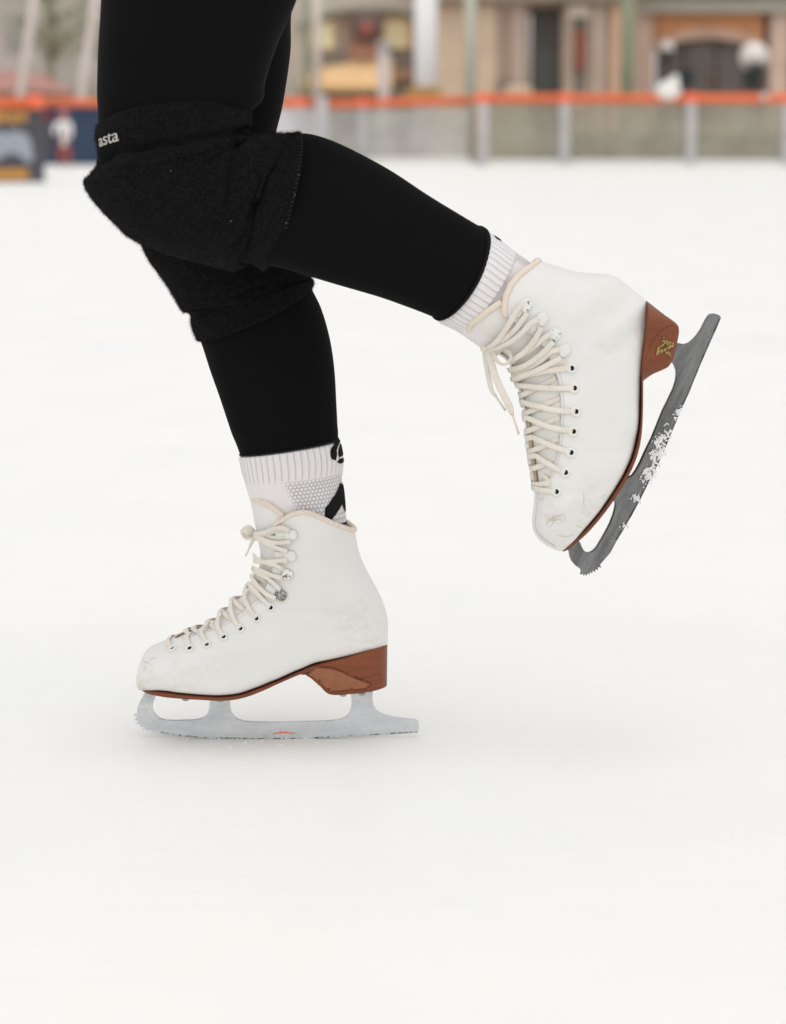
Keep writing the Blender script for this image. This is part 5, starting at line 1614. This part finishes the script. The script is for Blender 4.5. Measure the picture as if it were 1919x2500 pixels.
# ---- middle: stone building with a dark doorway
def mid_building():
    Ym = 46.0
    t = thing('stone_building', (Q(1150, 260, Ym)[0], Ym, -0.06), 'buff stone building with a dark doorway between pilasters', 'building')
    warm_m = stone('warm buff stone', lin(208, 180, 154), lin(188, 162, 142), 1.0)
    mauve_m = stone('mauve stone', lin(170, 148, 134), lin(156, 136, 124), 1.0)
    dark_low = stone('lower plinth stone', lin(142, 130, 116), lin(130, 120, 106), 1.0)
    part('wall', 885, 1062, 3, 400, Ym, 4, warm_m, t, zb=-.06, zt=7)
    part('wall', 1062.2, 1132, 3, 172, Ym + .1, 4, mauve_m, t, zt=7)
    part('plinth', 1062.2, 1132, 174, 400, Ym + .02, 4, dark_low, t, zb=-.06)
    part('pilaster', 1096, 1118, 3, 205, Ym - .06, .15, stone('pale mauve stone', lin(186, 166, 152), lin(172, 152, 140)), t)
    door = part('doorway', 1132.2, 1198, 14, 400, Ym + .45, .1, M('dark doorway', (0.125, 0.105, 0.10), 0.5, 0.3).mottled((0.15, 0.13, 0.115), 1.2), t, zb=-.04)
    part('door_leaf', 1136, 1194, 108, 400, Ym + .40, .04, M('dark green door panel', (0.115, 0.115, 0.105), 0.4, 0.4), door, zb=-.03)
    part('wall', 1198.2, 1366, 3, 400, Ym, 4, stone('grey buff stone', lin(168, 150, 134), lin(152, 136, 120), 1.0), t, zb=-.06, zt=7)
    part('wall', 1132.2, 1198, -80, 13.5, Ym + .02, 4, mauve_m, t, zt=7)
    part('pilaster', 1268, 1290, 5, 400, Ym - .1, .2, stone('pale stone', lin(186, 168, 152), lin(174, 156, 140)), t, zb=-.06)
    part('pilaster', 1300, 1328, 5, 400, Ym - .1, .2, stone('peach stone', lin(196, 160, 132), lin(182, 148, 124)), t, zb=-.06)
    part('cornice', 885, 1366, -8, 3.5, Ym - .35, .34, stone('dark cornice', lin(122, 114, 100), lin(112, 104, 92)), t)
    n = part('niche', 1208, 1266, 8, 240, Ym - .05, .045, stone('niche stone', lin(176, 158, 142), lin(164, 146, 132)), t)
    part('niche_arch', 1216, 1262, 10, 38, Ym - .09, .035, stone('pale niche arch', lin(206, 192, 178), lin(196, 180, 166)), n, bevel=.05)
    part('niche_back', 1228, 1252, 42, 215, Ym - .08, .025, stone('dark niche back', lin(112, 108, 94), lin(104, 98, 86)), n)  # dark stone panel set in the niche
    return t
mid_building()
sg = thing('hanging_sign', (Q(1240, 150, 45.8)[0], 45.8, 1.0), 'narrow red vertical sign beside the dark doorway', 'sign')
part('banner', 1228, 1251, 62, 150, 45.78, .05, M('faded red banner', lin(150, 84, 70), 0.7, 0.2), sg)
part('bracket', 1230, 1250, 36, 60, 45.80, .06, M('dark green bracket', lin(84, 88, 76), 0.6, 0.3), sg)
# pots or lights on a low ledge
lo = thing('planter', (Q(1085, 200, 45)[0], 45.0, 0.0), 'low stone planter with cream flowers beside the pale post', 'planter')
part('trough', 1060, 1125, 206, 400, 44.6, .5, base_m, lo, zb=-.06)
fm = MB(); 
for k in range(60):
    p = Q(np.random.default_rng(k).uniform(1085, 1132), np.random.default_rng(k + 99).uniform(190, 206), 44.8)
    fm.ball(p, .075, 8, 6)
fm.build('flowers', M('cream blossom', lin(222, 198, 170), 0.8, 0.2), lo)
# columns and poles
col_ = thing('column', (Q(911, 260, 44)[0], 44.2, -0.06), 'thick cream column with a yellow band near its foot', 'column')
creamm = stone('cream render', lin(232, 226, 218), lin(228, 220, 210), 0.6, .6)
post('shaft', 911, 50, -120, 44.0, creamm, col_, zb=-.06, n=28)
part('band', 868, 942, 186, 206, 43.7, .25, M('ochre band', lin(196, 156, 96), 0.7, 0.2), col_)
post_specs = [('pale green grey lamp pole in front of the buff wall', 1007, 24, 43.0, pale_green_m), ('sage green pole between the stone building and the arch', 1346, 26, 43.0, green_m),
              ('thin sage green pole beside the tan awning', 655, 14, 43.0, green_m), ('wide pale grey pole right of the thin green pole', 676, 18, 42.0, stone('pale grey paint', lin(186, 174, 164), lin(176, 166, 156)))]
for lb_, x, w, Y, mt in post_specs:
    t = thing('pole', (Q(x, 260, Y)[0], Y, -0.06), lb_, 'pole', 'poles behind the barrier')
    post('shaft', x, w, -160, Y, mt, t, zb=-.06)
    r = abs(Q(w / 2, 0, Y)[0] - Q(0, 0, Y)[0])
    MB().box((t.location.x - r * 1.5, Y - r * .5, -.06), (t.location.x + r * 1.5, Y + r * 2.5, .06)).build('foot', steel_m, t, False)
t = thing('pole', (Q(820, 260, 41)[0], 41.0, -0.06), 'short grey bollard post rising in front of the tan awning', 'pole', 'poles behind the barrier')
post('shaft', 820, 24, 92, 41.0, stone('mid grey paint', lin(180, 172, 166), lin(170, 162, 158)), t, zb=-.06)
part('cap', 806, 834, 88, 96, 40.9, .4, steel_m, t)

# ---- shop with tan awning and round sign
def shop():
    Y = 46.0
    t = thing('awning_shop', (Q(770, 260, Y)[0], Y, -0.06), 'shopfront with tan panels under a grey arch and a tan awning', 'building')
    wall = stone('greige render', lin(172, 162, 150), lin(160, 150, 138), .7)
    part('wall', 560, 884, -120, 400, Y + .5, 4, wall, t, zb=-.06)
    tan = stone('tan blind', lin(226, 196, 160), lin(216, 184, 146), .8)
    ob = stone('ochre panel', lin(206, 172, 132), lin(198, 162, 122), .8)
    mb = MB()
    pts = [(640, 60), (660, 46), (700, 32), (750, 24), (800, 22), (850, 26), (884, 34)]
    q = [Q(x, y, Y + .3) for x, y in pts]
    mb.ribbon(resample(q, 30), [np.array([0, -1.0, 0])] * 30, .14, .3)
    mb.build('arch_edge', stone('dark arch edge', lin(124, 120, 108), lin(114, 110, 98)), t, False)  # dark stone edge following the arch
    a = part('display', 664, 716, 40, 106, Y + .38, .1, ob, t)
    part('blind', 676, 712, 46, 104, Y + .34, .03, tan, a)
    a = part('display', 818, 882, 36, 106, Y + .38, .1, ob, t)
    part('blind', 822, 872, 44, 102, Y + .34, .03, tan, a)
    part('window', 664, 884, 108, 152, Y + .40, .08, M('grey shop glass', lin(128, 120, 110), .3, .4).mottled(lin(142, 130, 118), 1), t)
    part('pier', 740, 806, 20, 150, Y + .30, .2, stone('brown timber', lin(150, 120, 102), lin(136, 108, 92)), t)
    part('counter', 838, 882, 148, 172, Y + .3, .15, stone('orange brown counter', lin(176, 140, 112), lin(164, 128, 102)), t)
    part('shop_base', 640, 884, 186, 400, Y + .3, .2, stone('grey green base', lin(132, 132, 118), lin(120, 120, 108)), t, zb=-.06)
    # awning: sloping cloth with a hanging front and side ribs
    mb = MB()
    fr = [(645, 180), (700, 181), (760, 184), (838, 186)]
    tp = [(650, 152), (700, 142), (760, 132), (838, 122)]
    n = len(fr)
    V = [Q(*p, Y - 1.2) for p in fr] + [Q(*p, Y + .28) for p in tp]
    V += [v - np.array([0, 0, .05]) for v in V]
    F = []
    for i in range(n - 1):
        F += [(i, i + 1, n + i + 1, n + i), (2 * n + i, 3 * n + i, 3 * n + i + 1, 2 * n + i + 1), (i, 2 * n + i, 2 * n + i + 1, i + 1)]
    F += [(0, n, 3 * n, 2 * n), (n - 1, 3 * n - 1, 4 * n - 1, 2 * n - 1)]
    awm = stone('tan awning cloth', lin(206, 170, 126), lin(198, 160, 114), .8)
    aw = mb.add(V, F).build('awning', awm, t, False)
    part('valance', 646, 838, 184, 194, Y - 1.22, .02, stone('ochre valance', lin(206, 162, 104), lin(196, 152, 98)), aw)
    return t
shop()
t = thing('round_sign', (Q(783, 60, 45.9)[0], 45.9, 1.9), 'round dark sign with a red centre above the tan awning', 'sign')
c = Q(784, 58, 45.8)
MB().tube([(c[0], 45.80, c[2]), (c[0], 45.90, c[2])], .33, 40).build('disc', stone('dark brown sign', lin(104, 84, 78), lin(92, 76, 72)), t)
MB().tube([(c[0], 45.75, c[2] - .02), (c[0], 45.79, c[2] - .02)], .12, 32).build('centre', M('red sign centre', lin(176, 100, 84), .5, .3), t)
part('stem', 758, 812, 86, 120, 45.95, .1, stone('reddish brown stem', lin(158, 116, 98), lin(146, 106, 90)), t)

# ---- globe lamps
def globe(x, y, rpx, Y, label, post_on=True):
    t = thing('street_lamp', (Q(x, y, Y)[0], Y, -0.06), label, 'lamp', 'globe lamps behind the barrier')
    c = Q(x, y, Y); r = abs(Q(rpx, 0, Y)[0] - Q(0, 0, Y)[0])
    MB().ball(c, r, 32, 18).build('globe', M('milk glass', (0.80, 0.74, 0.69), .3, .5), t)
    dk = M('dark green cast iron', (0.035, 0.045, 0.040), .5, .4)
    MB().tube([(c[0], Y, -.06), (c[0], Y, .25), (c[0], Y, .3), (c[0], Y, c[2] - r * 1.6)], [.12, .12, .055, .045], 14).build('lamp_post', dk, t)
    MB().tube([c + np.array([0, -r * .1, -r * 1.9]), c + np.array([0, -r * .1, -r * 1.5]), c + np.array([0, -r * .1, -r * .95]), c + np.array([0, -r * 0.1, -r * .8])], [r * .32, r * .55, r * .62, r * .5], 18).build('lamp_holder', dk, t)
    # cradle arms that clasp the globe
    m = MB()
    for a in (-.5, .5, 0):
        m.tube([c + r * np.array([math.sin(a * k) * 1.03 * math.sin(k * 1.2 + .25) , -1.03 * math.sin(k * 1.25), -1.03 * math.cos(k * 1.25)]) for k in np.linspace(0, 1, 8)], [r * .34 * (1 - .75 * q) for q in np.linspace(0, 1, 8)], 8)
    m.build('cradle', dk, t)
globe(1612, 122, 32, 43.0, 'street lamp with big white globe before the arched window')
globe(1426, 102, 15, 46.3, 'smaller globe lamp at the left end of the arched window')
# white bag lying over the rail and an added blob for a pale pink spot
mb = MB()
c = Q(1429, 196, 36.9)
mb.ball(c + np.array([0, 0, .02]), .20, 24, 16, (1.0, .7, .8))
mb.tube([c + np.array([.04, 0, .08]), c + np.array([.10, 0, .19]), c + np.array([.13, .0, .27])], [.11, .08, .02], 12)
o = mb.build('bag', M('white cloth', (0.82, 0.79, 0.74), .8, .2), None)
tag(o, 'white cloth bag slung over the orange rail before the arch', 'bag')
mb = MB(); c = Q(1634, 207, 36.85)
mb.tube([c + np.array([0, 0, -.05]), c + np.array([0, 0, .05]), c + np.array([0, 0, .055])], [.055, .075, .06], 18)
tag(mb.build('added_pale_blob', M('flat pale pink', (0.75, 0.55, 0.50), .7, .2), None), 'added pale pink blob beside the rail under the big globe lamp', 'blob')

# ---- planting seen through the clear panels
def hedge(x0, x1, y0, Y, label, c1, seed):
    t = thing('hedge', ((Q(x0, 300, Y)[0] + Q(x1, 300, Y)[0]) / 2, Y, -0.06), label, 'hedge', 'low hedges behind the barrier')
    m = MB(); r_ = np.random.default_rng(seed)
    A, B, zt = Q(x0, 300, Y)[0], Q(x1, 300, Y)[0], Q(x0, y0, Y)[2]
    for k in range(1500):
        p = np.array([r_.uniform(A, B), Y + r_.uniform(0, .6), -.05 + (zt + .05) * r_.uniform(0, 1) ** .8])
        a = r_.normal(size=3); a /= np.linalg.norm(a); b = np.cross(a, r_.normal(size=3)); b /= np.linalg.norm(b)
        s_ = r_.uniform(.05, .10)
        m.add([p - a * s_, p + b * s_ * .5, p + a * s_, p - b * s_ * .5], [(0, 1, 2, 3)])
    mt = M('hedge leaves', c1, .7, .2); mt.mottled(tuple(q * .6 for q in c1[:3]), 3)
    m.build('foliage', mt, t, False, fix=False)
hedge(1215, 1480, 285, 42.5, 'low green hedge between the two posts under the arch', (0.17, 0.17, 0.115), 1)
hedge(1500, 1760, 290, 42.5, 'low green hedge right of the lamp post', (0.16, 0.16, 0.105), 2)
hedge(790, 900, 255, 43.2, 'dark green hedge at the foot of the cream column', (0.10, 0.12, 0.09), 3)
part('bin', 706, 762, 240, 330, 42.0, .5, M('charcoal plastic', (0.06, 0.062, 0.068), .6, .3), None, zb=-.06, bevel=.03)
tag(bpy.data.objects['bin'], 'charcoal bin behind the clear panel by the gate post', 'bin')

# ---- left: pale rock-grey building, bare trees, red roofed kiosk, leaning masts
def left_side():
    Y = 62.0
    t = thing('grey_building', (Q(100, 260, Y)[0], Y, -0.06), 'mottled grey building closing the view on the left', 'building')
    gm = M('mottled grey render', lin(162, 150, 148), .85, .2)
    f = gm.noise(.35, 5, .6, gm.coord('Object', (1, 1, .5)))
    gm.color(gm.ramp(f, [(0.30, lin(178, 176, 164)), (0.5, lin(202, 190, 185)), (0.68, lin(218, 205, 203))]))
    part('wall', -3200, 560, -300, 400, Y, 6, gm, t, zb=-.06)
    for x in (-2300, -1900, -1500, -1100, -700, -300, 10, 95, 175):
        w = part('window', x, x + 34, 30, 108, Y - .05, .06, M('dull window glass', lin(170, 162, 156), .4, .4), t)
        part('window_frame', x + 15, x + 19, 30, 108, Y - .09, .035, steel_m, w)
    k = thing('kiosk', (Q(60, 260, 52)[0], 52.0, -0.06), 'kiosk with a faded red pitched roof behind the boards', 'kiosk')
    kw = stone('kiosk wall', lin(176, 156, 144), lin(166, 146, 136))
    part('wall', -90, 150, 186, 400, 52.0, 3, kw, k, zb=-.06)
    A = [(-120, 190), (165, 198), (90, 158), (-60, 148)]
    V = [Q(x, y, 51.6 if y > 180 else 53.4) for x, y in A]
    V2 = [Q(x, y, 55.2 if y > 180 else 53.6) for x, y in A]
    mb = MB().add(V + V2, [(0, 1, 2, 3), (7, 6, 5, 4), (3, 2, 6, 7), (0, 3, 7, 4), (1, 5, 6, 2), (0, 4, 5, 1)])
    mb.build('roof', stone('faded red roof', lin(160, 118, 108), lin(150, 108, 98)), k, False)
    wm = stone('white mast paint', lin(186, 174, 168), lin(178, 166, 160))
    for lb_, xb, xt, yt, w, Yp in [('leaning white mast left of the red kiosk roof', 42, 82, -60, 20, 46.0), ('leaning white mast beside the black thigh', 172, 214, -60, 22, 46.0)]:
        t = thing('mast', (Q(xb, 260, Yp)[0], Yp, -0.06), lb_, 'mast', 'leaning masts')
        a, b = Q(xb, 220, Yp), Q(xt, yt, Yp)
        a2 = a + (a - b) * ((a[2] + .06) / (b[2] - a[2]))
        r = abs(Q(w / 2, 0, Yp)[0] - Q(0, 0, Yp)[0])
        MB().tube([a2, a, b], [r * 1.1, r, r * .8], 14).build('shaft', wm, t)
        MB().box((a2[0] - r * 1.7, Yp - r * 1.7, -.06), (a2[0] + r * 1.7, Yp + r * 1.7, .08)).build('foot', steel_m, t, False)
    bark_m = M('grey bark', lin(170, 158, 144), .9, .1); bark_m.mottled(lin(150, 142, 128), 5)
    leaf_m = M('sparse grey green leaves', lin(168, 174, 136), .8, .2); leaf_m.mottled(lin(150, 158, 122), 1.2)
    for lb_, x, Yt, sd in [('sparse grey green tree between the two masts', 112, 55.0, 4), ('sparse green tree right of the second mast', 236, 54.0, 9)]:
        r_ = np.random.default_rng(sd)
        t = thing('tree', (Q(x, 260, Yt)[0], Yt, -0.06), lb_, 'tree', 'trees on the left')
        X = Q(x, 260, Yt)[0]
        m = MB()
        m.tube([(X, Yt, -.06), (X + .05, Yt, 1.0), (X - .05, Yt, 2.2), (X + .1, Yt, 3.6), (X, Yt, 5.0)], [.14, .12, .10, .07, .02], 10)
        tips = []
        for k in range(16):
            z0 = r_.uniform(1.0, 3.8); a = r_.uniform(0, 6.28); L = r_.uniform(.6, 1.3)
            p0 = np.array([X, Yt, z0]); p2 = p0 + np.array([math.cos(a) * L, math.sin(a) * L, r_.uniform(.3, .9)])
            p1 = (p0 + p2) / 2 + np.array([0, 0, .12])
            m.tube([p0, p1, p2], [.05, .035, .012], 7); tips += [p1, p2, (p1 + p2) / 2]
        m.build('trunk', bark_m, t)
        m = MB()
        for k in range(1300):
            p = tips[r_.integers(len(tips))] + r_.normal(size=3) * np.array([.32, .32, .28])
            a = r_.normal(size=3); a /= np.linalg.norm(a); b = np.cross(a, r_.normal(size=3)); b /= np.linalg.norm(b)
            s_ = r_.uniform(.04, .08)
            m.add([p - a * s_, p + b * s_ * .5, p + a * s_, p - b * s_ * .5], [(0, 1, 2, 3)])
        m.build('crown', leaf_m, t, False, fix=False)
left_side()

# ================================================================== light
w = bpy.data.worlds.new('World'); sc.world = w; w.use_nodes = True
nt = w.node_tree
bg = nt.nodes['Background']
sky = nt.nodes.new('ShaderNodeTexSky'); sky.sky_type = 'NISHITA'; sky.sun_disc = False
SUN_EL, SUN_AZ = 75.0, 200.0
sky.sun_elevation = R(SUN_EL); sky.sun_rotation = R(SUN_AZ)
sky.air_density = 1.0; sky.dust_density = 2.0; sky.ozone_density = 1.0; sky.altitude = 200
hs = nt.nodes.new('ShaderNodeHueSaturation'); hs.inputs['Saturation'].default_value = 0.12
nt.links.new(sky.outputs[0], hs.inputs['Color']); nt.links.new(hs.outputs[0], bg.inputs['Color'])
bg.inputs['Strength'].default_value = 0.15
sl = bpy.data.lights.new('sun', 'SUN'); sl.energy = 0.5; sl.angle = R(140); sl.color = (1.0, 0.955, 0.88)
so_ = bpy.data.objects.new('sun', sl); COL.objects.link(so_)
# the overcast sky is brightest high on the viewer's side, a little to the left
az = R(5)
dirv = Vector((-math.sin(az) * math.cos(R(SUN_EL)), -math.cos(az) * math.cos(R(SUN_EL)), math.sin(R(SUN_EL))))
so_.rotation_euler = (-dirv).to_track_quat('-Z', 'Y').to_euler()
sky.sun_rotation = math.atan2(dirv.x, dirv.y)
sc.view_settings.view_transform = 'Standard'; sc.view_settings.look = 'None'
sc.view_settings.exposure = 0.37; sc.view_settings.gamma = 1.0
sc.cycles.max_bounces = 8; sc.cycles.diffuse_bounces = 4; sc.cycles.transparent_max_bounces = 12
sc.cycles.use_denoising = True
